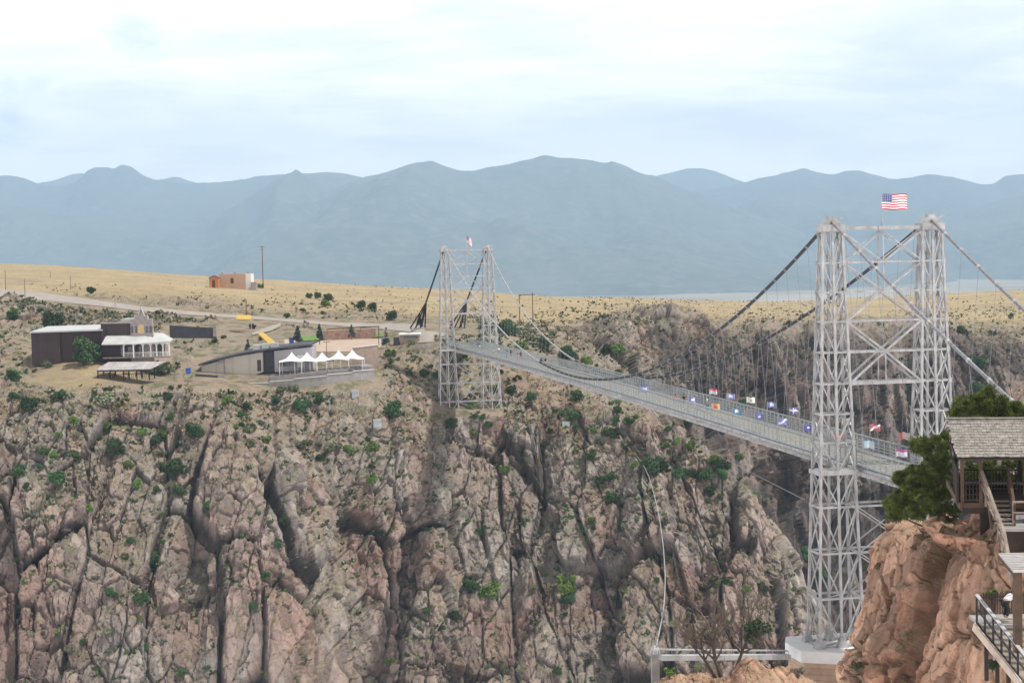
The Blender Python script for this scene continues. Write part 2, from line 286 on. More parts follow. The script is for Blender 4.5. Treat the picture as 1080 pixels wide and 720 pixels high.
# ------------------------------------------------------------------ objects
def tag(o, label=None, cat=None, group=None, kind=None):
    if label: o['label'] = label
    if cat: o['category'] = cat
    if group: o['group'] = group
    if kind: o['kind'] = kind
    return o
def thing(name, label, cat, loc=(0, 0, 0), rz=0.0, group=None):
    o = bpy.data.objects.new(name, None); COL.objects.link(o); o.empty_display_size = 0.3
    o.location = loc; o.rotation_euler = (0, 0, rz); tag(o, label, cat, group); return o
class MB:
    def __init__(s): s.v = []; s.f = []
    def add(s, vs, fs):
        k = len(s.v); s.v += [tuple(x) for x in vs]; s.f += [tuple(k+i for i in f) for f in fs]
    def beam(s, p, q, w, h=None, up=None):
        p = Vector(p); q = Vector(q); d = q-p
        if d.length < 1e-6: return s
        d.normalize(); h = h or w
        u = Vector(up) if up else Vector((0, 0, 1))
        if abs(d.dot(u)) > 0.98: u = Vector((0, 1, 0))
        a = d.cross(u).normalized()*w/2; b = a.normalized().cross(d).normalized()*h/2
        vs = [e+i*a+j*b for e in (p, q) for i, j in ((-1, -1), (1, -1), (1, 1), (-1, 1))]
        s.add(vs, [(0, 1, 2, 3), (7, 6, 5, 4), (0, 4, 5, 1), (1, 5, 6, 2), (2, 6, 7, 3), (3, 7, 4, 0)]); return s
    def box(s, x0, y0, z0, x1, y1, z1):
        vs = [(x0, y0, z0), (x1, y0, z0), (x1, y1, z0), (x0, y1, z0), (x0, y0, z1), (x1, y0, z1), (x1, y1, z1), (x0, y1, z1)]
        s.add(vs, [(3, 2, 1, 0), (4, 5, 6, 7), (0, 1, 5, 4), (1, 2, 6, 5), (2, 3, 7, 6), (3, 0, 4, 7)]); return s
    def tube(s, pts, r, n=6):
        pts = [Vector(p) for p in pts]; rs = r if isinstance(r, (list, tuple)) else [r]*len(pts); vs = []; fs = []
        for i, p in enumerate(pts):
            d = (pts[min(i+1, len(pts)-1)]-pts[max(i-1, 0)]).normalized()
            u = Vector((0, 0, 1)) if abs(d.z) < 0.95 else Vector((1, 0, 0))
            a = d.cross(u).normalized(); b = a.cross(d)
            for k in range(n):
                t = 2*math.pi*k/n; vs.append(p+rs[i]*(math.cos(t)*a+math.sin(t)*b))
        for i in range(len(pts)-1):
            for k in range(n): fs.append((i*n+k, i*n+(k+1) % n, (i+1)*n+(k+1) % n, (i+1)*n+k))
        fs.append(tuple(range(n-1, -1, -1))); fs.append(tuple((len(pts)-1)*n+k for k in range(n)))
        s.add(vs, fs); return s
    def prism(s, poly, d):                 # closed polygon (3D points) extruded by vector d
        n = len(poly); d = Vector(d); vs = [Vector(p) for p in poly]+[Vector(p)+d for p in poly]
        s.add(vs, [tuple(range(n-1, -1, -1)), tuple(range(n, 2*n))]+[(i, (i+1) % n, n+(i+1) % n, n+i) for i in range(n)]); return s
    def lathe(s, prof, c=(0, 0, 0), n=14):
        k = len(prof); vs = []; fs = []
        for j in range(n):
            t = 2*math.pi*j/n
            for r, z in prof: vs.append((c[0]+r*math.cos(t), c[1]+r*math.sin(t), c[2]+z))
        for j in range(n):
            for i in range(k-1): fs.append((j*k+i, ((j+1) % n)*k+i, ((j+1) % n)*k+i+1, j*k+i+1))
        s.add(vs, fs); return s
    def build(s, name, m, parent=None, smooth=False, off=None):
        me = bpy.data.meshes.new(name)
        vs = s.v
        if off is not None: vs = [(x-off[0], y-off[1], z-off[2]) for x, y, z in vs]
        me.from_pydata(vs, [], s.f); me.materials.append(m)
        if smooth: me.polygons.foreach_set('use_smooth', [True]*len(me.polygons))
        me.update()
        o = bpy.data.objects.new(name, me); COL.objects.link(o)
        if parent: o.parent = parent
        return o
def copy_tree(o, parent=None):
    c = o.copy(); COL.objects.link(c)
    if parent: c.parent = parent
    for ch in [x for x in o.children]: copy_tree(ch, c)
    return c
def grid_mesh(name, P, m, attrs=None, smooth=False):
    """P: (nt, ns, 3)"""
    nt_, ns_ = P.shape[:2]
    me = bpy.data.meshes.new(name)
    me.vertices.add(nt_*ns_); me.vertices.foreach_set('co', P.reshape(-1).astype(np.float32))
    i = np.arange((nt_-1)*(ns_-1)); r = i//(ns_-1); c = i % (ns_-1); a = r*ns_+c
    q = np.stack([a, a+1, a+ns_+1, a+ns_], 1).astype(np.int32)
    me.loops.add(q.size); me.loops.foreach_set('vertex_index', q.reshape(-1))
    me.polygons.add(len(q)); me.polygons.foreach_set('loop_start', np.arange(0, q.size, 4, dtype=np.int32))
    me.polygons.foreach_set('use_smooth', np.full(len(q), smooth))
    me.update(calc_edges=True)
    for k, v in (attrs or {}).items():
        at_ = me.attributes.new(k, 'FLOAT', 'POINT'); at_.data.foreach_set('value', v.reshape(-1).astype(np.float32))
    me.materials.append(m)
    o = bpy.data.objects.new(name, me); COL.objects.link(o); return o

# ------------------------------------------------------------------ terrain of the far side
COLS = {  # px: list of (py, Y, rock, grass)
 -160: [(1000,290,1,0),(800,318,1,0),(720,330,1,0),(600,350,1,0),(500,368,1,0),(440,382,.9,0),(415,395,.5,.1),(400,420,.25,.3),(370,450,.3,.3),(345,490,.4,.1),(326,525,.35,.1),(310,560,.3,.2),(298,640,.05,1),(279,900,.03,1),(292,1300,.02,1)],
 0:    [(1000,300,1,0),(800,325,1,0),(720,338,1,0),(600,355,1,0),(500,372,1,0),(445,385,.9,0),(418,398,.5,.1),(400,425,.25,.3),(370,450,.3,.3),(345,490,.4,.1),(328,525,.35,.1),(312,560,.3,.2),(301,640,.05,1),(280,900,.03,1),(292,1300,.02,1)],
 100:  [(1000,305,1,0),(800,328,1,0),(720,340,1,0),(600,358,1,0),(500,376,1,0),(440,392,.9,0),(420,400,.45,.1),(401,414,.08,.7),(383,431,.1,.5),(360,475,.35,.1),(340,515,.4,.2),(321,548,.35,.1),(301,640,.10,.9),(284.5,900,.03,1),(296,1300,.02,1)],
 200:  [(1000,310,1,0),(800,335,1,0),(720,345,1,0),(600,362,1,0),(500,380,1,0),(436,396,.8,0),(411,406,.4,0),(398,432,.3,.1),(376,455,.3,.1),(356,485,.3,.3),(343,515,.2,.3),(334,540,.35,.1),(308,640,.20,.6),(291,900,.03,1),(302,1300,.02,1)],
 300:  [(1000,315,1,0),(800,340,1,0),(720,350,1,0),(600,368,1,0),(510,386,1,0),(450,405,.7,.1),(418,424,.35,.1),(404,434,.1,.1),(376,458,.1,0),(360,480,.1,0),(352,505,.25,0),(343,530,.4,.1),(318,620,.12,.7),(296.5,900,.03,1),(306,1300,.02,1)],
 380:  [(1000,325,1,0),(800,356,1,0),(720,367,1,0),(600,387,1,0),(510,402,1,0),(455,414,.6,.2),(420,425,.35,.2),(397,436,.2,.2),(384,450,.2,0),(362,475,.05,0),(352,500,.1,.3),(345,525,.3,.1),(322,620,.15,.6),(301,900,.03,1),(310,1300,.02,1)],
 450:  [(1000,345,1,0),(800,366,1,0),(720,376,1,0),(600,396,1,0),(510,412,1,0),(458,427,.6,.2),(438,438,.3,.3),(415,446,.15,.3),(392,453,.15,.4),(364,465,.15,.2),(350,480,.02,0),(342,520,.1,0),(325,600,.1,.7),(304,900,.03,1),(313,1300,.02,1)],
 500:  [(1000,345,1,0),(800,370,1,0),(720,382,1,0),(600,405,1,0),(520,420,1,0),(458,434,.9,0),(435.5,440,.1,.2),(428,450,.1,.3),(395,460,.15,.4),(362,473,.1,.2),(350,490,.02,0),(342,525,.15,0),(327,610,.1,.7),(307,920,.03,1),(315,1300,.02,1)],
 540:  [(1000,345,1,0),(800,368,1,0),(720,380,1,0),(600,405,1,0),(520,420,1,0),(462,433,.9,0),(438,440,.4,.2),(425,450,.2,.2),(395,464,.2,.3),(370,480,.15,.3),(356,500,.1,.4),(346,540,.15,.4),(330,640,.1,.8),(309.5,950,.03,1),(317,1300,.02,1)],
 600:  [(1000,345,1,0),(800,365,1,0),(720,378,1,0),(600,402,1,0),(520,418,.9,.0),(470,430,.6,.1),(432,443,.4,.2),(412,458,.3,.2),(392,475,.3,.2),(376,495,.3,.2),(362,520,.35,.1),(346,560,.3,.3),(325,700,.08,.9),(313,1000,.03,1),(320,1300,.02,1)],
 660:  [(1000,345,1,0),(800,365,1,0),(720,375,1,0),(600,397,1,0),(530,410,.9,0),(480,422,.6,.1),(440,436,.5,.1),(428,462,.4,.1),(415,500,.5,.1),(392,545,.8,.1),(360,580,.9,0),(328,640,.8,.1),(320,900,.03,1),(314,1100,.03,1),(322,1400,.02,1)],
 720:  [(1000,345,1,0),(800,362,1,0),(720,372,1,0),(620,388,1,0),(550,400,1,0),(490,415,.8,.1),(456,428,.6,.2),(485,465,.6,0),(500,515,.8,0),(475,575,1,0),(410,605,1,0),(336,650,.8,.1),(324,900,.04,1),(316,1100,.03,1),(322,1400,.02,1)],
 750:  [(1000,345,1,0),(800,362,1,0),(720,372,1,0),(640,384,1,0),(575,394,1,0),(515,408,.9,.1),(482,420,.7,.3),(510,460,.6,0),(545,510,.8,0),(520,575,1,0),(430,610,1,0),(342,655,.8,.1),(325,900,.04,1),(317,1120,.03,1),(322,1400,.02,1)],
 790:  [(1000,342,1,0),(800,360,1,0),(720,370,1,0),(655,380,1,0),(600,388,1,0),(550,400,1,0),(518,412,.7,.3),(550,460,.6,0),(620,510,.8,0),(590,575,1,0),(470,615,1,0),(352,660,.7,.1),(327,900,.04,1),(317.5,1150,.03,1),(322,1400,.02,1)],
 830:  [(1000,342,1,0),(820,358,1,0),(740,366,1,0),(690,374,1,0),(645,384,1,0),(605,393,1,0),(572,405,.8,.2),(620,450,.6,0),(700,500,.8,0),(660,575,1,0),(520,625,1,0),(354,668,.7,.1),(328,900,.04,1),(317,1150,.03,1),(322,1400,.02,1)],
 858:  [(1000,342,1,0),(840,358,1,0),(760,364,1,0),(725,370,1,0),(690,378,1,0),(655,388,1,0),(625,400,.9,.1),(690,445,.6,0),(760,500,.8,0),(700,590,1,0),(530,640,1,0),(353,675,.7,.1),(328,900,.04,1),(316,1150,.03,1),(321,1400,.02,1)],
 880:  [(1000,342,1,0),(880,360,1,0),(830,368,1,0),(800,374,1,0),(770,382,1,0),(740,394,1,0),(715,408,.8,0),(750,450,.6,0),(800,500,.8,0),(720,600,1,0),(540,650,1,0),(351,685,.7,.1),(327,900,.04,1),(314.5,1150,.03,1),(320,1400,.02,1)],
 960:  [(1000,350,1,0),(900,370,1,0),(860,378,1,0),(830,386,1,0),(810,394,1,0),(790,402,1,0),(780,415,.8,0),(800,450,.6,0),(830,500,.8,0),(730,620,1,0),(520,670,1,0),(348,715,.6,.2),(325,900,.06,1),(310,1150,.03,1),(317,1400,.02,1)],
 1080: [(1000,360,1,0),(920,375,1,0),(880,382,1,0),(850,390,1,0),(830,398,1,0),(810,408,1,0),(800,420,.8,0),(820,450,.6,0),(850,500,.8,0),(700,600,1,0),(470,640,.8,.1),(350,715,.4,.4),(326,860,.06,1),(305,1150,.03,1),(313,1400,.02,1)],
 1260: [(1000,360,1,0),(920,375,1,0),(880,382,1,0),(850,390,1,0),(830,398,1,0),(810,408,1,0),(800,420,.8,0),(820,450,.6,0),(850,500,.8,0),(700,600,1,0),(460,640,.8,.1),(350,715,.4,.4),(324,860,.06,1),(300,1150,.03,1),(310,1400,.02,1)],
}
xs = np.array(sorted(COLS)); NET = np.array([COLS[x] for x in xs], float)      # (C,T,4)
def pchip(x, y, xi):
    h = np.diff(x); sh = (-1,)+(1,)*(y.ndim-1)
    d = np.diff(y, axis=0)/h.reshape(sh)
    m = np.zeros_like(y); m[0] = d[0]; m[-1] = d[-1]
    a, b = d[:-1], d[1:]; w1 = (2*h[1:]+h[:-1]).reshape(sh); w2 = (h[1:]+2*h[:-1]).reshape(sh)
    with np.errstate(all='ignore'):
        mm = (w1+w2)/(w1/a+w2/b)
    m[1:-1] = np.where(a*b > 0, mm, 0)
    m = np.nan_to_num(m)
    k = np.clip(np.searchsorted(x, xi)-1, 0, len(h)-1); t = ((xi-x[k])/h[k]).reshape(sh); hk = h[k].reshape(sh)
    return (1+2*t)*(1-t)**2*y[k]+t*(1-t)**2*hk*m[k]+t*t*(3-2*t)*y[k+1]+t*t*(t-1)*hk*m[k+1]
STEP = 1.15
pxs = np.arange(-160, 1260.1, STEP)
segn = [60, 55, 100, 95, 75, 50, 26, 32, 40, 60, 130, 50, 26, 10]
tk = np.concatenate([np.arange(n)/n+i for i, n in enumerate(segn)]+[[len(segn)]])
Nx = pchip(xs.astype(float), NET, pxs)                      # (S,T,4)
G = pchip(np.arange(15.0), np.swapaxes(Nx, 0, 1), tk)       # (T',S,4)
PY, YY, RK, GR = G[..., 0].copy(), G[..., 1], np.clip(G[..., 2], 0, 1), np.clip(G[..., 3], 0, 1)
PX = np.broadcast_to(pxs, PY.shape)
def build_points(PX, PY, YY):
    a, b = rays(PX, PY); return np.stack([a*YY, YY, b*YY], -1)
BASE = build_points(PX, PY, YY)
def normals(P):
    du = np.gradient(P, axis=1); dv = np.gradient(P, axis=0); n = np.cross(du, dv); n /= np.linalg.norm(n, axis=-1, keepdims=True)+1e-9; return n
def sm(x, a, b): t = np.clip((x-a)/(b-a), 0, 1); return t*t*(3-2*t)
# flattened ground (photo px boxes): buildings, plaza, road, tower foot
RD = np.array([(-170,292,303),(0,305,314),(50,309.5,317.5),(100,316.5,322.5),(150,323.5,328.5),(200,328.5,332.5),(230,331,334.5),(270,334,337),(350,340,343.5),(400,341.5,347),(450,342,352),(490,344,353)], float)
rtop = np.interp(PX, RD[:, 0], RD[:, 1]); rbot = np.interp(PX, RD[:, 0], RD[:, 2])
flat = 1-sm(np.maximum(rtop-PY, PY-rbot), 0.5, 4.0)*1.0
flat = np.where((PX < 505) & (PY < 370), flat, 0)
tidx = np.broadcast_to(tk[:, None], PY.shape)
def padbox(x0, y0, x1, y1, e=6, kmin=4.6):
    global flat
    d = np.maximum(np.maximum(x0-PX, PX-x1), np.maximum(y0-PY, PY-y1))
    flat = np.maximum(flat, np.where(tidx > kmin, 1-sm(d, 0, e), 0))
padbox(32, 358, 182, 404); padbox(175, 345, 232, 358); padbox(205, 370, 400, 409); padbox(285, 349, 420, 374); padbox(410, 345, 455, 366)
padbox(220, 294, 262, 305, 4); padbox(455, 427, 530, 437, 3, 5.5); padbox(232, 334, 300, 370, 4)
RK = np.clip(RK+.75*np.clip(fbm(BASE.reshape(-1, 3)/np.array([11, 14, 9.0]), 4, 301).reshape(RK.shape)-.02, 0, 1)*(tidx > 5)*(1-np.clip(GR*1.3, 0, 1)), 0, 1)
RKm = RK*(1-flat)
NRM = normals(BASE)
for _ in range(3):
    for ax in (0, 1):
        c_ = np.cumsum(np.concatenate([np.repeat(NRM.take([0], ax), 13, ax), NRM, np.repeat(NRM.take([-1], ax), 12, ax)], ax), ax)
        n_ = NRM.shape[ax]; NRM = (np.take(c_, np.arange(25, 25+n_), ax)-np.take(c_, np.arange(0, n_), ax))/25
NRM /= np.linalg.norm(NRM, axis=-1, keepdims=True)
flatP = BASE.reshape(-1, 3)
rk = RKm.reshape(-1)
def blur(A, K, it=1):
    for _ in range(it):
        for ax in (0, 1):
            c_ = np.cumsum(np.concatenate([np.repeat(A.take([0], ax), K//2+1, ax), A, np.repeat(A.take([-1], ax), K//2, ax)], ax), ax); n_ = A.shape[ax]
            A = (np.take(c_, np.arange(K, K+n_), ax)-np.take(c_, np.arange(0, n_), ax))/K
    return A
def relief_big(P, big=1.0, seed=0, S=1.0):
    """buttresses and large joint blocks"""
    Q = P/S
    wv = np.stack([fbm(Q/14+11, 3, 3+seed), fbm(Q/14+31, 3, 5+seed), fbm(Q/14+51, 3, 9+seed)], 1)
    Q = Q+wv*.9
    A = np.stack([Q[:, 0]+0.12*Q[:, 2], Q[:, 1]*.22, Q[:, 2]*0.36+0.05*Q[:, 0]], 1)
    f1, c1, e1 = facets(A/12.0, 1+seed, 0.45, 0.40, 0.06)
    f0, c0, e0 = facets(A/27.0, 7+seed, 0.35, 0.2, 0.06)
    return big*(6.0*f0+6.8*f1+3.5*fbm(Q/np.array([24, 60, 70.0]), 3, 40+seed))*S, np.clip(1-e1/.045, 0, 1)
def relief_fine(P, seed=0, S=1.0):
    """fractured granite: tilted joint blocks at several sizes"""
    Q = P/S
    Q = Q+np.stack([fbm(Q/9+11, 2, 3+seed), fbm(Q/9+31, 2, 5+seed), fbm(Q/9+51, 2, 9+seed)], 1)*.7+np.stack([fbm(Q/1.7+3, 3, 13+seed), fbm(Q/1.7+23, 3, 15+seed), fbm(Q/1.7+43, 3, 19+seed)], 1)*.35
    B = np.stack([Q[:, 0]-0.10*Q[:, 2], Q[:, 1]*.35, Q[:, 2]*0.30+0.10*Q[:, 0]], 1)
    f2, c2, e2 = facets(B/5.2, 2+seed, 0.55, 0.35, 0.07)
    C = np.stack([Q[:, 0]+0.12*Q[:, 2], Q[:, 1]*.5, Q[:, 2]*0.45-0.1*Q[:, 0]], 1)
    f3, c3, e3 = facets(C/2.2, 3+seed, 0.65, 0.3, 0.09)
    f4, c4, e4 = facets(C/0.95, 4+seed, 0.9, 0.3, 0.15)
    vr = .5+.8*np.clip(fbm(Q/20+5, 2, 66+seed)+.5, 0, 1)
    return vr*(2.3*f2 + 0.95*f3 + 0.42*f4 + 0.3*fbm(Q/1.3, 3, 61+seed))*S, c2, c3, np.clip(1-e2/.06, 0, 1)*.55*vr+np.clip(1-e3/.09, 0, 1)*.22*vr
d, jb = relief_big(flatP)
PXf, PYf = PX.reshape(-1), PY.reshape(-1)
# buttresses, gullies and pinnacles seen in the photograph: (px, py, rx, ry, metres)
for bx, by, rx, ry, am in [(602,600,26,75,9),(690,560,34,110,8),(715,640,22,60,6),(770,640,26,70,8),(400,560,34,90,8),(455,640,26,110,8),(505,520,34,80,4),
                           (270,600,50,110,8),(170,620,40,90,5),(60,560,50,60,6),(130,660,30,60,7),(345,660,26,60,6),(560,650,22,60,5),(240,500,30,50,4),
                           (205,590,16,110,-9),(535,600,18,90,-9),(648,610,12,110,-9),(365,520,14,60,-5),(430,580,10,80,-7),(315,560,10,70,-5),(740,620,9,80,-8),(100,520,14,50,-5),(855,470,9,80,-9),(30,690,20,60,4),(565,500,6,60,-5),(805,610,8,60,-6)]:
    msk = (tidx.reshape(-1) < 6.2) if not (bx == 855) else (tidx.reshape(-1) > 8)
    rx = max(rx, 13); g = np.exp(-((PXf-bx+(PYf-by)*0.08)/rx)**2-((PYf-by)/ry)**2); d = d+(.5*am*g*msk)
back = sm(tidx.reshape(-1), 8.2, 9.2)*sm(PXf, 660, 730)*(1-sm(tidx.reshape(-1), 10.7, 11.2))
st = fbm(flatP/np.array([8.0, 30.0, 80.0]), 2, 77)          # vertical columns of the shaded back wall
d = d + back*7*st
grd = 0.6*fbm(flatP/9, 4, 21)+ 5*fbm(flatP/np.array([120, 160, 50.0]), 3, 25)
d1 = blur((d*rk**1.6).reshape(PY.shape), 3)
P1 = BASE+NRM*d1[..., None]
N1 = blur(normals(P1), 7, 2)+.8*NRM; N1 /= np.linalg.norm(N1, axis=-1, keepdims=True)+1e-9
N1 = np.where((tidx > 11.5)[..., None], NRM, N1)
ds_, cA, cB, jn = relief_fine(P1.reshape(-1, 3)); jn = np.clip(jn+jb*1.0, 0, 1)
disp = ds_*rk**0.8 + grd*(1-rk)*(1-flat.reshape(-1))*np.clip(tidx.reshape(-1)-6, 0, 1)*0.35
TP = P1+N1*disp.reshape(PY.shape)[..., None]
redm = sm(fbm(flatP/np.array([30, 30, 60.0]), 3, 90), 0.10, 0.45)*sm(PYf, 440, 620)*(tidx.reshape(-1) < 6)*0.8 + back*0.45*sm(st, -0.1, 0.3)
redm = np.maximum(redm, np.exp(-((PXf-20)/60)**2-((PYf-650)/90)**2)*0.9)
terrain = grid_mesh('canyon_terrain', TP, M['rock'], {'cell': cA, 'cell2': cB, 'grass': GR, 'red': redm, 'joint': jn*rk, 'dark': back*sm(fbm(flatP/np.array([7.0, 20.0, 60.0]), 3, 177), -.55, .05)})  # 'dark' masks the varnish and painted shade of the back wall
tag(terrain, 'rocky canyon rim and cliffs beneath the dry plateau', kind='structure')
TPX, TPY = pix(TP)
def ground(px, py, kmin=0.0, kmax=14.0):
    """nearest terrain point seen at a photo pixel"""
    j = int(np.clip(round((px+160)/STEP), 2, len(pxs)-3)); best = None
    sub = (slice(None), slice(j-2, j+3)); dd = np.hypot(TPX[sub]-px, TPY[sub]-py)
    tt = np.broadcast_to(tk[:, None], dd.shape)
    dd = np.where((tt >= kmin) & (tt <= kmax), dd, 99)
    ok = dd < max(1.6, dd.min()+0.4); yy = np.where(ok, TP[sub][..., 1], 1e9)
    k = np.unravel_index(np.argmin(yy), yy.shape); p = TP[sub][k]; return Vector(p.tolist())

def bnet(px, py):
    """base (undisplaced) ground depth at a photo pixel on the plateau part"""
    j = int(np.clip(round((px+160)/STEP), 0, len(pxs)-1)); c = PY[:, j]; k = tk > 6.6
    cc_, yy = c[k][::-1], YY[:, j][k][::-1]
    o = np.argsort(cc_[:]); return float(np.interp(py, cc_[o], yy[o]))
def ribbon(name, m, rows, lift=0.12, kind='structure', label=None, n=5, step=3.0):
    """strip lying on the ground between two photo edges"""
    rows = np.array(rows, float); X = np.arange(rows[0, 0], rows[-1, 0]+0.01, step)
    P = np.zeros((n, len(X), 3))
    for i, x in enumerate(X):
        a = np.interp(x, rows[:, 0], rows[:, 1]); b = np.interp(x, rows[:, 0], rows[:, 2])
        for k in range(n):
            y = a+(b-a)*k/(n-1); P[n-1-k, i] = at(x, y, bnet(x, y)); P[n-1-k, i, 2] += lift
    o = grid_mesh(name, P, m); tag(o, label, kind=kind); return o
ribbon('road', M['road'], RD[:11], label='pale grey road crossing the plateau to the bridge')
ribbon('plaza', M['plaza'], [(300,358,372),(330,357.5,371),(380,357.5,371),(402,357.5,366)], 0.10, label='pinkish paved plaza above the tents')
ribbon('lawn', M['lawn'], [(312,356.5,361),(330,354,360),(360,352.5,358),(405,353,356)], 0.3, kind='stuff', label='narrow strip of mown green lawn')
ribbon('footpath', M['road'], [(266,352,354.5),(275,348,352),(285,345,350),(296,341.5,345)], 0.3, label='pale sloping path below the road')
ribbon('bridge_approach', M['road'], [(440,350,362),(455,350,361),(470,351,360)], 0.16, label='grey paved approach at the far bridge end')

# ------------------------------------------------------------------ valley floor and mountains
vb = np.zeros((60, 60, 3)); gx = np.linspace(-21500, 21500, 60); gy = np.concatenate([np.linspace(1250, 34000, 60)])
vb[..., 0] = gx[None, :]; vb[..., 1] = gy[:, None]; vb[..., 2] = -330
M['valley'] = mat('valley_floor', (0.16, 0.14, 0.09), 0.95, 0, 0.3, 0.0012, two=(0.34, 0.29, 0.21), coord='Object')
tag(grid_mesh('valley_floor', vb, M['valley']), 'flat distant valley floor', kind='structure')
def forest_mat():
    m = mat('forested_mountain', (0.035, 0.05, 0.04), 0.95, 0, 0.3, 0.0006, two=(0.085, 0.09, 0.065))
    n = m.node_tree.nodes; l = m.node_tree.links; b = n['Principled BSDF']; src = b.inputs['Base Color'].links[0].from_socket
    c = n.new('ShaderNodeTexCoord'); x = n.new('ShaderNodeTexNoise'); x.inputs['Scale'].default_value = 0.007; x.inputs['Detail'].default_value = 6; x.inputs['Roughness'].default_value = 0.7
    l.new(c.outputs['Object'], x.inputs['Vector']); r = n.new('ShaderNodeMapRange'); r.inputs['From Min'].default_value = 0.48; r.inputs['From Max'].default_value = 0.62; l.new(x.outputs['Fac'], r.inputs['Value'])
    mi = n.new('ShaderNodeMix'); mi.data_type = 'RGBA'; mi.inputs['B'].default_value = (0.12, 0.115, 0.085, 1); l.new(r.outputs[0], mi.inputs['Factor']); l.new(src, mi.inputs['A']); l.new(mi.outputs['Result'], b.inputs['Base Color']); return m
M['forest'] = forest_mat()
def mountain(name, sky_pts, Y0, depth, label, seed=0, base=-500, spur=1.0):
    Y0 *= 1.9; depth *= 1.9
    sk = np.array(sky_pts, float); X = np.arange(sk[0, 0], sk[-1, 0]+1, 2.0); ns_ = len(X); nt_ = 150
    top = pchip(sk[:, 0], sk[:, 1], X)
    a, b = rays(X, top); zt = b*Y0; xw = a*Y0
    t = np.linspace(-0.35, 1, nt_)[:, None]                      # <0 : behind the crest
    Yw = Y0 - t*depth*(1.0)
    prof = np.where(t >= 0, 1-0.62*np.clip(t, 0, 1)**0.8-0.38*np.clip(t, 0, 1)**2.2, 1-(np.abs(t)/0.35)**1.3*0.8)
    P = np.zeros((nt_, ns_, 3)); P[..., 0] = xw[None, :]*(0.35+0.65*Yw/Y0); P[..., 1] = Yw
    hgt = (zt-base)[None, :]
    q = P.reshape(-1, 3)/1.9
    sp = 1-np.abs(fbm(np.stack([q[:, 0]/2100+seed*3.1, q[:, 1]/5200, q[:, 0]*0], 1), 4, 60+seed))*2.2      # spurs running towards us
    r2 = fbm(np.stack([q[:, 0]/560, q[:, 1]/900, q[:, 0]*0], 1), 5, 80+seed)
    env = (np.clip(t*3.0-.12, 0, 1)*(1-np.clip(t, 0, 1)**3))
    P[..., 2] = base+hgt*prof+spur*((sp.reshape(nt_, ns_)-0.55)*0.42*hgt*env+r2.reshape(nt_, ns_)*0.20*hgt*env) + (fbm(np.stack([q[:, 0]/130, q[:, 1]/160, q[:, 0]*0], 1), 3, 99).reshape(nt_, ns_))*34
    P[..., 2] = np.minimum(P[..., 2], np.where(t > 0, (Yw/Y0)*(zt[None, :]) + 0*Yw - (1-Yw/Y0)*0 , 1e9))if False else P[..., 2]
    o = grid_mesh(name, P[::-1], M['forest'], smooth=True); tag(o, label, kind='structure'); return o
mountain('mountains', [(-200,196),(-120,205),(-60,196),(-20,187),(5,185),(22,187),(40,193),(60,196),(78,192),(92,181),(103,176.5),(115,175.5),(120,176.5),(128,174),(138,175.5),(152,184),(168,190),(190,193.5),(215,192),(240,190.5),(262,187),(290,184),(318,181.5),(345,181),(365,183),(378,187),(420,200),(520,230)], 13800, 5200, 'twin peaked blue range on the left skyline', 1)
mountain('mountains', [(150,296),(230,262),(300,228),(345,204),(375,188.5),(400,182),(420,176),(438,170.5),(452,170),(470,174.5),(492,179),(512,177.5),(535,171),(560,166),(580,164.5),(600,166),(620,169),(640,172),(645,170.5),(655,174),(675,181),(700,190),(735,204),(770,217),(810,230),(860,243),(930,262),(1010,290)], 12200, 4800, 'big blue forested mountain behind the bridge', 2)
mountain('mountains', [(640,214),(690,208),(730,203),(760,197.5),(790,191),(810,186),(832,180),(846,178),(862,181),(880,184),(895,180),(905,179.5),(922,184),(945,188.5),(962,186.5),(982,183.5),(1000,185),(1020,190),(1045,194),(1062,186),(1078,183.5),(1100,186),(1160,200),(1240,190)], 14600, 5600, 'blue range on the right skyline behind the near tower', 3)
mountain('mountains', [(880,262),(960,238),(1040,214),(1080,205),(1130,196),(1240,190)], 12700, 4200, 'nearer blue slope at the right edge', 5)
mountain('mountains', [(600,215),(660,196),(690,185),(705,181.5),(725,178),(742,177.5),(760,182),(780,190),(810,200),(860,215)], 17300, 3000, 'very pale far peak in the gap above the bridge', 4)
mountain('mountains', [(-40,205),(20,196),(45,191.5),(65,186.5),(85,182),(100,186),(150,191),(172,188),(185,185.5),(200,190),(230,196),(280,210)], 17200, 3000, 'faint pale peaks beyond the left range', 6)

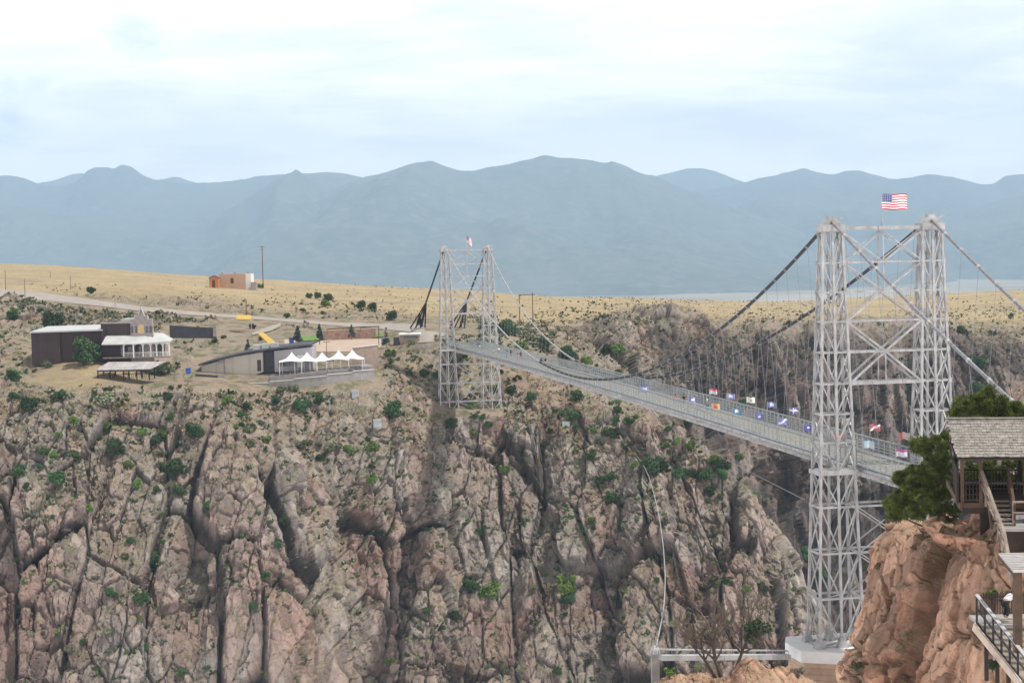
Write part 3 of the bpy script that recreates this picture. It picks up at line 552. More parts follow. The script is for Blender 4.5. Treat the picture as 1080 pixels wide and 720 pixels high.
# ------------------------------------------------------------------ suspension bridge (local x = across, y = along to the far side, z = up from the tower girder)
BX, BY, BZ, BA = 38.74, 183.58, -22.93, 0.187
BM = Matrix.Translation((BX, BY, BZ)) @ Matrix.Rotation(BA, 4, 'Z')
def bw(v, u, z): return BM @ Vector((v, u, z))
SPAN, HW, HT_, DZ, DW = 268.2, 5.52, 25.0, 0.42, 2.75
bridge = thing('suspension_bridge', 'long silver steel suspension bridge crossing the canyon between two lattice towers', 'bridge', (BX, BY, BZ), BA)
LV = [25.0, 21.75, 18.7, 15.65, 12.45, 9.2, 6.05, 3.1, 0.0, -3.6, -8.4, -13.1, -18.05]
def leg_pt(c, i, r, z, u0, s=1):
    """column i (-1,0,1) across, row r (-1,1) along"""
    t = (25-z)/43.0
    return (c+i*(1.05+1.4*t), u0+r*(0.6+1.2*t), z)
def tower(u0, levels, name_label):
    tw = bpy.data.objects.new('tower', None); COL.objects.link(tw); tw.parent = bridge; tw['label'] = name_label
    for c in (-HW, HW):
        lg = MB()
        for i in (-1, 0, 1):
            for r in (-1, 1): lg.beam(leg_pt(c, i, r, levels[-1], u0), leg_pt(c, i, r, 25, u0), 0.24, 0.24, (0, 1, 0))
        for k, z in enumerate(levels):
            w = 0.16 if z > 3 else 0.2
            for r in (-1, 1):
                lg.beam(leg_pt(c, -1, r, z, u0), leg_pt(c, 1, r, z, u0), w)
                if k < len(levels)-1:
                    z2 = levels[k+1]
                    lg.beam(leg_pt(c, -1, r, z, u0), leg_pt(c, 0, r, z2, u0), .125)
                    lg.beam(leg_pt(c, 1, r, z, u0), leg_pt(c, 0, r, z2, u0), .125)
            for i in (-1, 1):
                lg.beam(leg_pt(c, i, -1, z, u0), leg_pt(c, i, 1, z, u0), w)
                if k < len(levels)-1:
                    z2 = levels[k+1]; lg.beam(leg_pt(c, i, -1, z, u0), leg_pt(c, i, 1, z2, u0), .115); lg.beam(leg_pt(c, i, 1, z, u0), leg_pt(c, i, -1, z2, u0), .115)
            lg.beam(leg_pt(c, -1, -1, z, u0), leg_pt(c, 1, 1, z, u0), .1)
        for z in levels[:-1]:
            for i in (-1, 0, 1):
                for r in (-1, 1):
                    x, y, _ = leg_pt(c, i, r, z, u0); lg.box(x-.19, y+r*.12-.02, z-.24, x+.19, y+r*.12+.02, z+.24)     # gusset plates
        leg = lg.build('leg', M['steel'], tw)
        for i in (-1, 0, 1):
            for r in (-1, 1):
                ft = MB(); x, y, z = leg_pt(c, i, r, levels[-1], u0); ft.add([(x-.55, y-.55, z-.1), (x+.55, y-.55, z-.1), (x+.55, y+.55, z-.1), (x-.55, y+.55, z-.1), (x-.2, y-.2, z+1.0), (x+.2, y-.2, z+1.0), (x+.2, y+.2, z+1.0), (x-.2, y+.2, z+1.0)], [(0, 1, 5, 4), (1, 2, 6, 5), (2, 3, 7, 6), (3, 0, 4, 7), (4, 5, 6, 7)])
                ft.build('foot', M['steel'], leg)
        sd_ = MB(); sd_.box(c-1.25, u0-1.0, 25.0, c+1.25, u0+1.0, 25.7)
        sd_.prism([(c-1.15, u0-.55, 25.7), (c+1.15, u0-.55, 25.7), (c+.55, u0-.55, 26.25), (c+.3, u0-.55, 26.5), (c-.3, u0-.55, 26.5), (c-.55, u0-.55, 26.25)], (0, 1.1, 0))
        sd_.beam((c+.9, u0, 26.2), (c+1.6, u0, 26.5), .12); sd_.box(c-.35, u0-.4, 26.45, c+.35, u0+.4, 26.6)
        sd_.build('saddle', M['steel'], leg)
        gd = MB(); gd.box(c-2.15, u0-1.5, -.25, c+2.15, u0+1.5, .22)
        gd.build('girder', M['steel'], leg)
    br = MB()
    for r in (-1, 1):
        def P(side, z): 
            x, y, zz = leg_pt(side*HW, -side, r, z, u0); return (x, y, zz)
        def Cn(z): return (0, leg_pt(0, 0, r, z, u0)[1], z)
        for k, z in enumerate(levels[:6]): br.beam(P(-1, z+(.3 if k == 0 else 0)), P(1, z+(.3 if k == 0 else 0)), .24 if k in (4, 5) else .15, .34 if k in (0, 5) else .2)
        for s in (-1, 1):
            br.beam(Cn(25), P(s, 21.75), .115); br.beam(P(s, 25), Cn(21.75), .115)
            br.beam(P(s, 21.75), Cn(18.7), .115); br.beam(Cn(18.7), P(s, 15.65), .16)
            br.beam(P(s, 15.65), Cn(12.45), .2); br.beam(Cn(12.45), P(s, 9.2), .2)
        br.beam(Cn(25), Cn(18.7), .13); br.beam(Cn(12.45), Cn(9.2), .115)
    br.beam((-.5, u0, 25.3), (.5, u0, 25.3), 1.6, .35)
    for z in levels[1:6]: br.beam((0, leg_pt(0, 0, -1, z, u0)[1], z), (0, leg_pt(0, 0, 1, z, u0)[1], z), .13)
    br.build('portal_bracing', M['steel'], tw)
    br = MB(); low = [z for z in levels if z <= -3.6]
    for k, z in enumerate(low):
        for r in (-1, 1):
            P = lambda side, zz: (leg_pt(side*HW, -side, r, zz, u0)[0], leg_pt(side*HW, -side, r, zz, u0)[1], zz)
            br.beam(P(-1, z), P(1, z), .2)
            if k: z0 = low[k-1]; br.beam(P(-1, z0), P(1, z), .115); br.beam(P(1, z0), P(-1, z), .115)
        br.beam((0, leg_pt(0, 0, -1, z, u0)[1], z), (0, leg_pt(0, 0, 1, z, u0)[1], z), .12)
    br.build('base_bracing', M['steel'], tw)
    pl = MB(); pl.tube([(0.15, u0, 25.2), (0.15, u0, 28.85)], [.075, .05], 6); pl.build('flagpole', M['steel'], tw)
    return tw
tower(0, LV, 'near silver lattice tower standing on the white topped pier')
tower(SPAN, LV[:-1]+[-16.0], 'far silver lattice tower on the opposite rim')

U0, U1 = -34.0, SPAN+17
def deckz(u): return DZ + 0.9*math.sin(math.pi*np.clip(u/SPAN, 0, 1))*0.5
def seg(u0, u1, n): return [u0+(u1-u0)*i/n for i in range(n+1)]
us = seg(U0, U1, 40)
dk = MB()
for a, b in zip(us, us[1:]): dk.prism([(-DW+.1, a, deckz(a)), (DW-.1, a, deckz(a)), (DW-.1, a, deckz(a)-.1), (-DW+.1, a, deckz(a)-.1)], (0, b-a, deckz(b)-deckz(a)))
deck = dk.build('deck', M['deck'], bridge)
kb = MB()
for s in (-1, 1):
    for a, b in zip(us, us[1:]):
        kb.beam((s*(DW-.12), a, deckz(a)+.14), (s*(DW-.12), b, deckz(b)+.14), .2, .22)
kb.build('kerb', M['steel'], deck)
for s in (-1, 1):
    fn = MB(); x = s*(DW+.08)
    for zz, w in ((.12, .16), (.5, .07), (.85, .07), (1.2, .07), (1.72, .13)):
        for a, b in zip(us, us[1:]): fn.beam((x, a, deckz(a)+zz), (x, b, deckz(b)+zz), w, w)
    n = int((U1-U0)/1.55)
    for i in range(n+1):
        u = U0+(U1-U0)*i/n; fn.beam((x, u, deckz(u)-.1), (x, u, deckz(u)+1.78), .10, .10)
    n = int((U1-U0)/.30)
    for i in range(n+1):
        u = U0+(U1-U0)*i/n; fn.beam((x, u, deckz(u)+.1), (x, u, deckz(u)+1.7), .022, .022)
    fn.build('side_fence', M['fence'], bridge)
st = MB()
for s in (-1, -.45, .45, 1):
    for a, b in zip(us, us[1:]):
        st.beam((s*(DW+.05), a, deckz(a)-.28), (s*(DW+.05), b, deckz(b)-.28), .16, .34)
        if abs(s) == 1: st.beam((s*(DW-.25), a, deckz(a)-1.02), (s*(DW-.25), b, deckz(b)-1.02), .14, .16)
n = int((U1-U0)/1.35)
for i in range(n+1):
    u = U0+(U1-U0)*i/n; z = deckz(u); st.beam((-DW-.75, u, z-.62), (DW+.75, u, z-.62), .2, .32)
    for s in (-1, 1):
        st.beam((s*(DW-.25), u, z-.7), (s*(DW-.25), u, z-1.1), .1, .1)
    if i % 2 == 0: st.beam((-DW, u, z-1.0), (DW, u+1.35, z-1.0), .09)
st.build('floor_beams', M['steel'], bridge)

def cab(s, u):
    t = (2*u/SPAN-1)**2; return Vector((s*(3.5+(HW-3.5)*t), u, 1.75+(26.2-1.75)*t))
def backstay(s, t):   # near side, t 0..1
    p0 = Vector((s*HW, 0, 26.2)); p1 = Vector((s*(HW-1.2), -78, -2.4)); p = p0.lerp(p1, t); p.z -= 4*1.6*t*(1-t); return p
def banded(name, fn, n, r, rb, hb, m1, m2, label=None, par=None):
    mb = MB(); pts = []; rs = []; kind_ = []
    for i in range(n+1):
        t = i/n; p = fn(t); e = (fn(min(1, t+.002))-fn(max(0, t-.002))).normalized()
        if 0 < i < n:
            pts += [p-e*hb, p-e*(hb-.02), p+e*(hb-.02), p+e*hb]; rs += [r, rb, rb, r]; kind_ += [1, 1, 1, 0]
        else: pts.append(p); rs.append(r); kind_.append(0)
    mb.tube(pts, rs, 7); o = mb.build(name, m1, par or bridge); o.data.materials.append(m2)
    for k, pl_ in enumerate(o.data.polygons):
        if k < 7*(len(pts)-1) and kind_[k//7]: pl_.material_index = 1
    if label: o['label'] = label
    return o
for s in (-1, 1):
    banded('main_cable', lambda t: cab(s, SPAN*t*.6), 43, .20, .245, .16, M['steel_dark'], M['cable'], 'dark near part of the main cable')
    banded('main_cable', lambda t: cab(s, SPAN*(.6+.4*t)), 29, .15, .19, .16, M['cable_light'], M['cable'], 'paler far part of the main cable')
    banded('backstay', lambda t: backstay(s, t), 20, .17, .225, .20, M['cable'], M['steel'])
    # far backstay, splitting into strands at the anchorage
    c = MB(); p0 = Vector((s*HW, SPAN, 26.2)); p1 = Vector((s*(HW+.2), SPAN+58, 3.4)); k = p0.lerp(p1, .62); k.z -= .6
    c.tube([p0, p0.lerp(p1, .3)-Vector((0, 0, .4)), k], .24, 6)
    for a in range(-3, 4):
        e = p1+Vector((a*.85, 0, -1.3 if a % 2 else .2)); c.tube([k, k.lerp(e, .5)-Vector((0, 0, .15)), e], .2, 4)
    c.build('backstay', M['steel_dark'], bridge)
# hangers
hang = []
hm = MB(); hm.tube([(0, 0, 0), (0, 0, 1)], .022, 4)
hproto = hm.build('hanger', M['cable'], bridge)
def hanger(p, q, first=[True]):
    o = hproto if first[0] else hproto.copy()
    if not first[0]: COL.objects.link(o); o.parent = bridge
    first[0] = False
    d = q-p; o.location = p; o.rotation_mode = 'QUATERNION'; o.rotation_quaternion = Vector((0, 0, 1)).rotation_difference(d.normalized()); o.scale = (1, 1, d.length)
rest = MB()
for s in (-1, 1):
    for i in range(1, 72):
        u = SPAN*i/72; p = cab(s, u); q = Vector((s*(DW+.7), u, deckz(u)-.5))
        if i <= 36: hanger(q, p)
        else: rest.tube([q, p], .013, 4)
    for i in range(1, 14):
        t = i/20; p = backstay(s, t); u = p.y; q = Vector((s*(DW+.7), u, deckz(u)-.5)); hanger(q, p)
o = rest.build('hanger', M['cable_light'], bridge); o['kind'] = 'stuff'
# pier of the near tower
bz = LV[-1]
pr = MB(); pr.prism([(-10.2, -2.4, bz-.1), (-6.5, -4.4, bz-.1), (9.8, -4.4, bz-.1), (9.8, 4.6, bz-.1), (-9.4, 4.6, bz-.1), (-10.4, 2, bz-.1)], (0, 0, -1.2)); pier = pr.build('pier_cap', M['concrete'], bridge)
pr = MB(); pr.prism([(-9.9, -2.2, bz-1.3), (-6.4, -4.15, bz-1.3), (9.5, -4.15, bz-1.3), (9.5, 4.3, bz-1.3), (-9.2, 4.3, bz-1.3), (-10.1, 1.9, bz-1.3)], (0, 0, -12)); pr.build('pier', M['tan_conc'], bridge)
bz = -16.0
pr = MB(); pr.box(-8.6, SPAN-3, bz-1.8, 8.6, SPAN+3, bz-.05); pr.build('pier', M['brick'], bridge)
# far anchorage housings
for s in (-1, 1):
    an = MB(); c0 = s*(HW+.2); an.box(c0-3.4, SPAN+56, .2, c0+3.4, SPAN+62, 3.0)
    for k in range(7): an.box(c0-3.3+k*1.0, SPAN+55.7, 2.9, c0-2.9+k*1.0, SPAN+62, 3.7)
    an.build('anchorage', M['steel'], bridge)

# ------------------------------------------------------------------ flags
def flag_panel(w, h, amp, ph, droop=0.0, nx=12, nz=7):
    g = np.zeros((nz, nx, 3))
    for j in range(nz):
        for i in range(nx):
            x = i/(nx-1); z = j/(nz-1); g[j, i] = (x*w*(1-.25*droop), amp*math.sin(x*7+ph+z)*(.3+x), (z-1)*h - droop*x*x*h*.9+.05*math.sin(x*9+ph))
    return g
def shade_grid(name, g, m, parent):
    o = grid_mesh(name, g, m, smooth=True); o.parent = parent; return o
def us_material():
    m = bpy.data.materials.new('flag_stars_stripes'); m.use_nodes = True; n = m.node_tree.nodes; l = m.node_tree.links; b = n['Principled BSDF']; b.inputs['Roughness'].default_value = .8
    def at_(k): 
        x = n.new('ShaderNodeAttribute'); x.attribute_name = k; return x.outputs['Fac']
    def mt(op, *a):
        x = n.new('ShaderNodeMath'); x.operation = op
        for i, v in enumerate(a):
            if isinstance(v, (int, float)): x.inputs[i].default_value = v
            else: l.new(v, x.inputs[i])
        return x.outputs[0]
    u, v = at_('fu'), at_('fv')
    stripe = mt('LESS_THAN', mt('MODULO', mt('MULTIPLY', v, 13.0), 2.0), 1.0)
    canton = mt('MULTIPLY', mt('LESS_THAN', u, .4), mt('GREATER_THAN', v, 6/13))
    mi = n.new('ShaderNodeMix'); mi.data_type = 'RGBA'; mi.inputs['A'].default_value = (.75, .75, .75, 1); mi.inputs['B'].default_value = (.42, .02, .04, 1); l.new(stripe, mi.inputs['Factor'])
    cx = mt('SUBTRACT', mt('FRACT', mt('MULTIPLY', u, 15.0)), .5); cy = mt('SUBTRACT', mt('FRACT', mt('MULTIPLY', mt('SUBTRACT', v, 6/13), 9.3)), .5)
    star = mt('LESS_THAN', mt('ADD', mt('MULTIPLY', cx, cx), mt('MULTIPLY', cy, cy)), .06)
    m2 = n.new('ShaderNodeMix'); m2.data_type = 'RGBA'; m2.inputs['A'].default_value = (.02, .035, .16, 1); m2.inputs['B'].default_value = (.75, .75, .75, 1); l.new(star, m2.inputs['Factor'])
    m3 = n.new('ShaderNodeMix'); m3.data_type = 'RGBA'; l.new(canton, m3.inputs['Factor']); l.new(mi.outputs['Result'], m3.inputs['A']); l.new(m2.outputs['Result'], m3.inputs['B'])
    l.new(m3.outputs['Result'], b.inputs['Base Color']); return m
M['us'] = us_material()
def uv_grid(name, g, m, parent):
    nz, nx = g.shape[:2]; u = np.tile(np.linspace(0, 1, nx), (nz, 1)); v = np.tile(np.linspace(0, 1, nz)[:, None], (1, nx))
    o = grid_mesh(name, g, m, {'fu': u, 'fv': v}, smooth=True); o.parent = parent; return o
p = bw(0.15, 0, 28.8)
t = thing('flag', 'large striped and starred flag flying from the near tower top', 'flag', p)
uv_grid('cloth', flag_panel(2.75, 1.65, .16, .5, .03, 28, 28), M['us'], t)
p = bw(0.15, SPAN, 28.8)
t = thing('flag', 'small limp striped flag on top of the far tower', 'flag', p)
uv_grid('cloth', flag_panel(1.5, 1.9, .2, .5, .55, 14, 14), M['us'], t)
# flags lining the deck: (px, py of cloth centre, side, cloth colour, emblem colour, emblem style, label)
FL = [(766,413,-1+2,(.75,.75,.78),(.5,.08,.1),'band','white flag with a red upper band above the far fence'),
 (771,417,1,None,None,None,None)][:1]
FL = [(752.5,413.5,1,(.62,.62,.72),(.55,.1,.12),'top','small white flag with red top, left end of the upper flag row'),
 (771,418.5,1,(.22,.25,.52),(.65,.68,.8),'disc','blue flag with pale round emblem, second in the upper flag row'),
 (792,422.5,1,(.78,.78,.70),(.25,.25,.2),'dot','plain white flag with a tiny dark mark above the fence'),
 (814,427.5,1,(.16,.18,.45),(.6,.6,.75),'disc','blue flag with pale square emblem between the white flag and the tower'),
 (837,433.5,1,(.10,.12,.38),(.7,.7,.8),'cross','dark blue flag with white cross shape nearest left of the near tower'),
 (730,422,-1,(.16,.2,.55),(.7,.75,.9),'disc','blue and white flag beside the walkers, left end of the lower flag row'),
 (754,429.5,-1,(.75,.48,.16),(.6,.12,.08),'disc','orange flag with a red centre on the near side of the deck'),
 (776,434.5,-1,(.06,.25,.55),(.75,.8,.8),'disc','bright blue flag with white emblem right of the orange flag'),
 (799.5,440,-1,(.16,.18,.5),(.7,.7,.8),'dot','blue flag with small pale centre in the lower flag row'),
 (824,445.5,-1,(.2,.24,.6),(.7,.7,.85),'band','blue flag with a white diagonal fold right before the near tower'),
 (851,452,-1,(.06,.08,.42),(.75,.75,.75),'dot','deep blue flag with white spot touching the left edge of the near tower'),
 (892.5,445,1,(.78,.78,.72),(.1,.3,.15),'disc','white flag with green mark seen through the near tower leg'),
 (883,461.5,-1,(.62,.2,.14),(.7,.6,.5),'dot','salmon red flag behind the near tower leg'),
 (922,451.5,1,(.60,.07,.10),(.75,.72,.72),'band','red flag with white diagonal between the tower legs'),
 (953,460.5,1,(.78,.62,.55),(.6,.12,.12),'side','white flag with red edge near the right tower leg'),
 (914,469.5,-1,(.62,.68,.76),(.3,.45,.6),'top','pale blue flag right of the left tower leg'),
 (948.5,478.5,-1,(.68,.68,.74),(.3,.08,.22),'top','white and purple flag near the pine tree'),
 (986,489,-1,(.65,.12,.06),(.6,.2,.1),'dot','red orange flag beside the dark pine crown'),
 (678.5,415,-1,(.14,.2,.5),(.75,.75,.85),'disc','small blue flag with white centre near the middle of the span')]
def on_side(px, side, zoff=0):
    """u on the bridge whose side fence projects to px"""
    a, b = -25.0, 260.0
    for _ in range(50):
        m_ = (a+b)/2; P = np.array(bw(side*DW, m_, 1.5)); x, y = pix(P)
        if x > px: a = m_
        else: b = m_
    return a
emb = {}
for (px, py, side, c1, c2, sty, lab) in FL:
    u = on_side(px-4, side); base = bw(side*(DW-.05), u, deckz(u)); Yb = base.y
    ctr = at(px, py, Yb); topz = ctr.z+.5-base.z
    t = thing('flag', lab, 'flag', base, 0, 'flags lining the bridge deck')
    pm = MB(); pm.tube([(0, 0, 0), (0, 0, max(topz, 2.2)+.05)], .035, 5); pm.build('pole', M['steel'], t)
    w, h = 1.15, .75
    if px < 700: w, h = 1.5, 1.0
    g = flag_panel(w, h, .12, px, .18, 12, 9); g[..., 2] += max(topz, 2.1); g[..., 0] += .05
    key = 'flag_cloth'
    c1 = tuple(.62*c+.07 for c in c1); cm = mat('flag_cloth', c1, .8, 0, .08, 2); o = shade_grid('cloth', g, cm, t)
    em = mat('flag_emblem', c2, .8, 0, .05, 2)
    nz, nx = g.shape[:2]
    sel = {'disc': lambda a, b: abs(a-5.5) < 2.1 and abs(b-4) < 2.2, 'dot': lambda a, b: abs(a-5.5) < 1.1 and abs(b-4) < 1.1, 'top': lambda a, b: b > 5, 'side': lambda a, b: a < 3,
           'band': lambda a, b: abs(a*.75-b) < 1.4, 'cross': lambda a, b: abs(a-4.5) < 1 or abs(b-4) < 1}[sty]
    o.data.materials.append(em)
    for k, pl_ in enumerate(o.data.polygons):
        r_, c_ = divmod(k, nx-1)
        if sel(c_+.5, r_+.5): pl_.material_index = 1

# ------------------------------------------------------------------ people
def skin_body(name, joints, edges, radii, m, parent, lvl=1):
    me = bpy.data.meshes.new(name); me.from_pydata(joints, edges, []); me.materials.append(m)
    o = bpy.data.objects.new(name, me); COL.objects.link(o); o.parent = parent
    o.modifiers.new('Skin', 'SKIN')
    if not me.skin_vertices: return o
    sk = me.skin_vertices[0].data
    for i, r in enumerate(radii): sk[i].radius = (r, r) if not isinstance(r, tuple) else r
    sk[0].use_root = True
    o.modifiers['Skin'].use_smooth_shade = True
    s = o.modifiers.new('Sub', 'SUBSURF'); s.levels = lvl; s.render_levels = lvl
    return o
def person(loc, rz, label, shirt, pants, pose='stand', hair=(0.03, 0.02, 0.015), h=1.72, group=None, lvl=1, hat=None):
    t = thing('person', label, 'person', loc, rz, group); k = h/1.72
    if pose == 'bend':     # leaning forward, hands towards the knees
        pel, ch, nk, hd = (0, .05, .82), (0, -.28, 1.02), (0, -.42, 1.05), (0, -.56, 1.02)
        sh = lambda s: (s*.17, -.36, 1.03); el = lambda s: (s*.21, -.38, .76); wr = lambda s: (s*.16, -.32, .52); ha = lambda s: (s*.14, -.33, .43)
        kn = lambda s: (s*.12, -.06, .45)
    else:
        st_ = .14 if pose == 'walk' else .02
        pel, ch, nk, hd = (0, 0, .93), (0, 0, 1.28), (0, 0, 1.47), (0, -.02, 1.6)
        sh = lambda s: (s*.18, 0, 1.41); el = lambda s: (s*.25, .04-s*st_*.6, 1.13); wr = lambda s: (s*.24, -.08-s*st_*.9, .90); ha = lambda s: (s*.23, -.11-s*st_*.9, .80)
        kn = lambda s: (s*.11, -.05+s*st_*.8, .49)
    an = lambda s: (s*.11, .02+s*(.22 if pose == 'walk' else .0), .08); to = lambda s: (s*.12, -.16+s*(.22 if pose == 'walk' else .0), .04)
    J = [pel, ch, nk, hd, (hd[0], hd[1]-.01, hd[2]+.10)]; E_ = [(0, 1), (1, 2), (2, 3), (3, 4)]; Rr = [.13, .14, .06, .09, .07]
    for s in (-1, 1):
        b = len(J); J += [sh(s), el(s), wr(s), ha(s)]; E_ += [(1, b), (b, b+1), (b+1, b+2), (b+2, b+3)]; Rr += [.06, .045, .032, .036]
        b = len(J); J += [(s*.10, pel[1], pel[2]-.06), kn(s), an(s), to(s)]; E_ += [(0, b), (b, b+1), (b+1, b+2), (b+2, b+3)]; Rr += [.09, .065, .045, .04]
    J = [tuple(c*k for c in p_) for p_ in J]; Rr = [r*k for r in Rr]
    skin_body('body', J, E_, Rr, M['skin'], t, lvl)
    # shirt
    J2 = [pel, ch, (nk[0], nk[1], nk[2]-.05)]; E2 = [(0, 1), (1, 2)]; R2 = [.155, .175, .08]
    for s in (-1, 1):
        b = len(J2); J2 += [sh(s), el(s)]; E2 += [(1, b), (b, b+1)]; R2 += [.085, .062]
    skin_body('shirt', [tuple(c*k for c in p_) for p_ in J2], E2, [r*k for r in R2], shirt, t, lvl)
    J3 = [(pel[0], pel[1], pel[2]-.01)]; E3 = []; R3 = [.15]
    for s in (-1, 1):
        b = len(J3); J3 += [(s*.10, pel[1], pel[2]-.08), kn(s), (an(s)[0], an(s)[1], .12)]; E3 += [(0, b), (b, b+1), (b+1, b+2)]; R3 += [.115, .085, .065]
    skin_body('trousers', [tuple(c*k for c in p_) for p_ in J3], E3, [r*k for r in R3], pants, t, lvl)
    hm_ = MB(); c = Vector(hd)*k; hm_.lathe([(0.001, .155), (.07, .135), (.105, .07), (.108, 0.0), (.09, -.06), (.05, -.08)], (c.x, c.y+.025, c.z+.035), 12)
    o = hm_.build('hair' if not hat else 'hat', hat or M['hair'], t, True)
    fc = MB()
    for s in (-1, 1): fc.lathe([(.001, .012), (.012, 0), (.001, -.012)], (c.x+s*.035, c.y-.095, c.z+.03), 6)
    fc.build('eyes', M['darkgrey'], t)
    nm = MB(); nm.add([(c.x-.014, c.y-.09, c.z-.015), (c.x+.014, c.y-.09, c.z-.015), (c.x, c.y-.125, c.z-.012), (c.x, c.y-.09, c.z+.035)], [(0, 1, 2), (0, 2, 3), (1, 3, 2), (0, 3, 1)]); nm.build('nose', M['skin'], t)
    return t
cw, cr_, cb_, cg_, ck, cj = cloth('white_cloth', (.7, .7, .7)), cloth('red_cloth', (.5, .10, .06)), cloth('blue_cloth', (.06, .16, .4)), cloth('grey_cloth', (.3, .3, .3)), cloth('black_cloth', (.02, .02, .022)), cloth('denim', (.05, .08, .16))
PEO = [(506,-.6,'white shirted walker, leftmost person on the far end of the deck',cw,cg_,'walk'),(520,-1.6,'small person in a white top left of the far tower right leg',cw,cj,'stand'),
 (526,.8,'person in a pale yellow top beside the far tower right leg',cloth('cream_cloth',(.7,.66,.45)),cj,'walk'),(534,-1.2,'person in a blue top left of the red shirted one',cb_,cj,'walk'),
 (539,1.2,'person all in black near the far tower on the deck',ck,ck,'stand'),(546,-1.0,'person in a bright red shirt on the far end of the deck',cr_,cr_,'walk'),(549.5,1.3,'person in black beside the red shirted walker',ck,cj,'stand'),
 (571,.3,'left one of a pair in dark blue walking mid deck',cloth('navy_cloth',(.03,.05,.12)),ck,'walk'),(575.5,1.0,'right one of a pair, dark top and tan trousers',ck,cloth('tan_cloth',(.4,.28,.18)),'walk'),
 (712.5,-1.0,'person in a red shirt near the blue flag mid deck',cr_,cg_,'stand'),(721.5,.2,'person in black clothes walking mid deck between red shirt and flags',ck,ck,'walk'),
 (733,1.0,'person in light blue and white beside the first blue flag',cloth('paleblue_cloth',(.4,.5,.7)),cw,'walk'),(746,.7,'person with pale hat and teal trousers left of the orange flag',cg_,cloth('teal_cloth',(.05,.2,.3)),'stand')]
for px, v, lab, c1, c2, pose in PEO:
    a, b = -20.0, SPAN+10
    for _ in range(40):
        m_ = (a+b)/2; x, y = pix(np.array(bw(v, m_, 1)))
        if x > px: a = m_
        else: b = m_
    person(bw(v, a, deckz(a)+.02), rnd.uniform(0, 6.28), lab, c1, c2, pose, group='people walking on the bridge deck', hat=cw if 'hat' in lab else None)

# ------------------------------------------------------------------ buildings on the far rim
def frame(px, py, Y, rz=0.0): return at(px, py, Y), rz
# pixel sizes -> metres at distance
def mk(name, label, cat, px, py, Y, rz=0, group=None):
    t = thing(name, label, cat, at(px, py, Y), rz, group); return t
# 1 dark brown saloon-fronted hall, about 430 m away; local x to the right, y away
Y0 = 432.0; s_ = Y0/F
hall = mk('hall', 'long dark brown building with a stepped saloon front and white porch', 'building', 34, 386, Y0, 0)
def H(px, py): return ((px-34)*s_, (386-py)*s_ + (px-34)*s_*TH)      # local x, z
def blk(mb, px0, py0, px1, py1, y0, y1):
    x0, z1 = H(px0, py0); x1, z0 = H(px1, py1); mb.box(x0, y0, z0, x1, y1, z1)
w = MB(); blk(w, 34, 350, 64, 386, 0, 16); x0, z1 = H(62, 350); x1, z0 = H(112, 388)
w.box(x0, .6, z0, x1, 15, z1-.35); w.build('wall', M['brown_wall'], hall)
r = MB(); x0, z1 = H(33, 349.5); x1, _ = H(110, 349.5)
r.add([(x0, -.4, z1), (x1, -.4, z1+.2), (x1, 16.4, z1+.9), (x0, 16.4, z1+.7), (x0, -.4, z1-.35), (x1, -.4, z1-.15), (x1, 16.4, z1+.55), (x0, 16.4, z1+.35)], [(0, 1, 2, 3), (7, 6, 5, 4), (0, 4, 5, 1), (1, 5, 6, 2), (2, 6, 7, 3), (3, 7, 4, 0)])
r.build('roof', M['roof_metal'], hall)
w = MB(); blk(w, 108, 343, 113.5, 388, -.3, 13); blk(w, 113, 345, 140, 388, 0, 12); w.build('wall', M['brown_wall'], hall)
cp = MB(); x0, z = H(108, 344); x1, _ = H(140.5, 344); cp.box(x0-.2, -.6, z-.1, x1+.2, -.3, z+.25); cp.build('cornice', M['greybrown'], hall)
# false front seen at an angle: faces right-front
ff = MB(); a = Vector((H(139, 344)[0], -.2, 0)); bdir = Vector((math.cos(math.radians(14)), -math.sin(math.radians(14)), 0)); 
def ffp(t, py): # t metres along the front
    return (a.x+bdir.x*t, a.y+bdir.y*t, (386-py)*s_+(a.x)*TH)
prof = [(0, 388), (0, 341), (1.3, 341), (1.3, 338), (2.2, 338), (3.05, 329.5), (3.9, 338), (4.8, 338), (4.8, 341.5), (6.0, 341.5), (6.0, 388)]
ff.prism([ffp(t_, y_) for t_, y_ in prof], (0.1, .5, 0)); f_ = ff.build('false_front', M['greybrown'], hall)
bt = MB()
for t0, t1 in ((.15, .75), (1.35, 1.85), (4.15, 4.7), (5.1, 5.8)):
    p_ = ffp(t0, 355.5); q_ = ffp(t1, 348.5); bt.box(p_[0], min(p_[1], q_[1])-.06, p_[2], q_[0], max(p_[1], q_[1])+.1, q_[2])
bt.build('window', M['glass'], f_)
sg = MB(); p_ = ffp(2.0, 356); q_ = ffp(3.7, 346); sg.add([(p_[0], p_[1]-.1, p_[2]), (q_[0], q_[1]-.1, p_[2]), (q_[0], q_[1]-.1, q_[2]-.5), ((p_[0]+q_[0])/2, (p_[1]+q_[1])/2-.1, q_[2]), (p_[0], p_[1]-.1, q_[2]-.5)], [(0, 1, 2, 3, 4)])
sg.prism([(p_[0], p_[1]-.12, p_[2]), (q_[0], q_[1]-.12, p_[2]), (q_[0], q_[1]-.12, q_[2]-.5), ((p_[0]+q_[0])/2, (p_[1]+q_[1])/2-.12, q_[2]), (p_[0], p_[1]-.12, q_[2]-.5)], (0, .08, 0)); sg.build('sign', mat('tan_sign', (.50, .36, .16), .8), f_)
tm = MB()
for (ta, ya), (tb, yb) in zip(prof[1:-2], prof[2:-1]): tm.beam(Vector(ffp(ta, ya))+Vector((0, -.1, .08)), Vector(ffp(tb, yb))+Vector((0, -.1, .08)), .3, .18)
tm.build('coping', M['roof_metal'], f_)
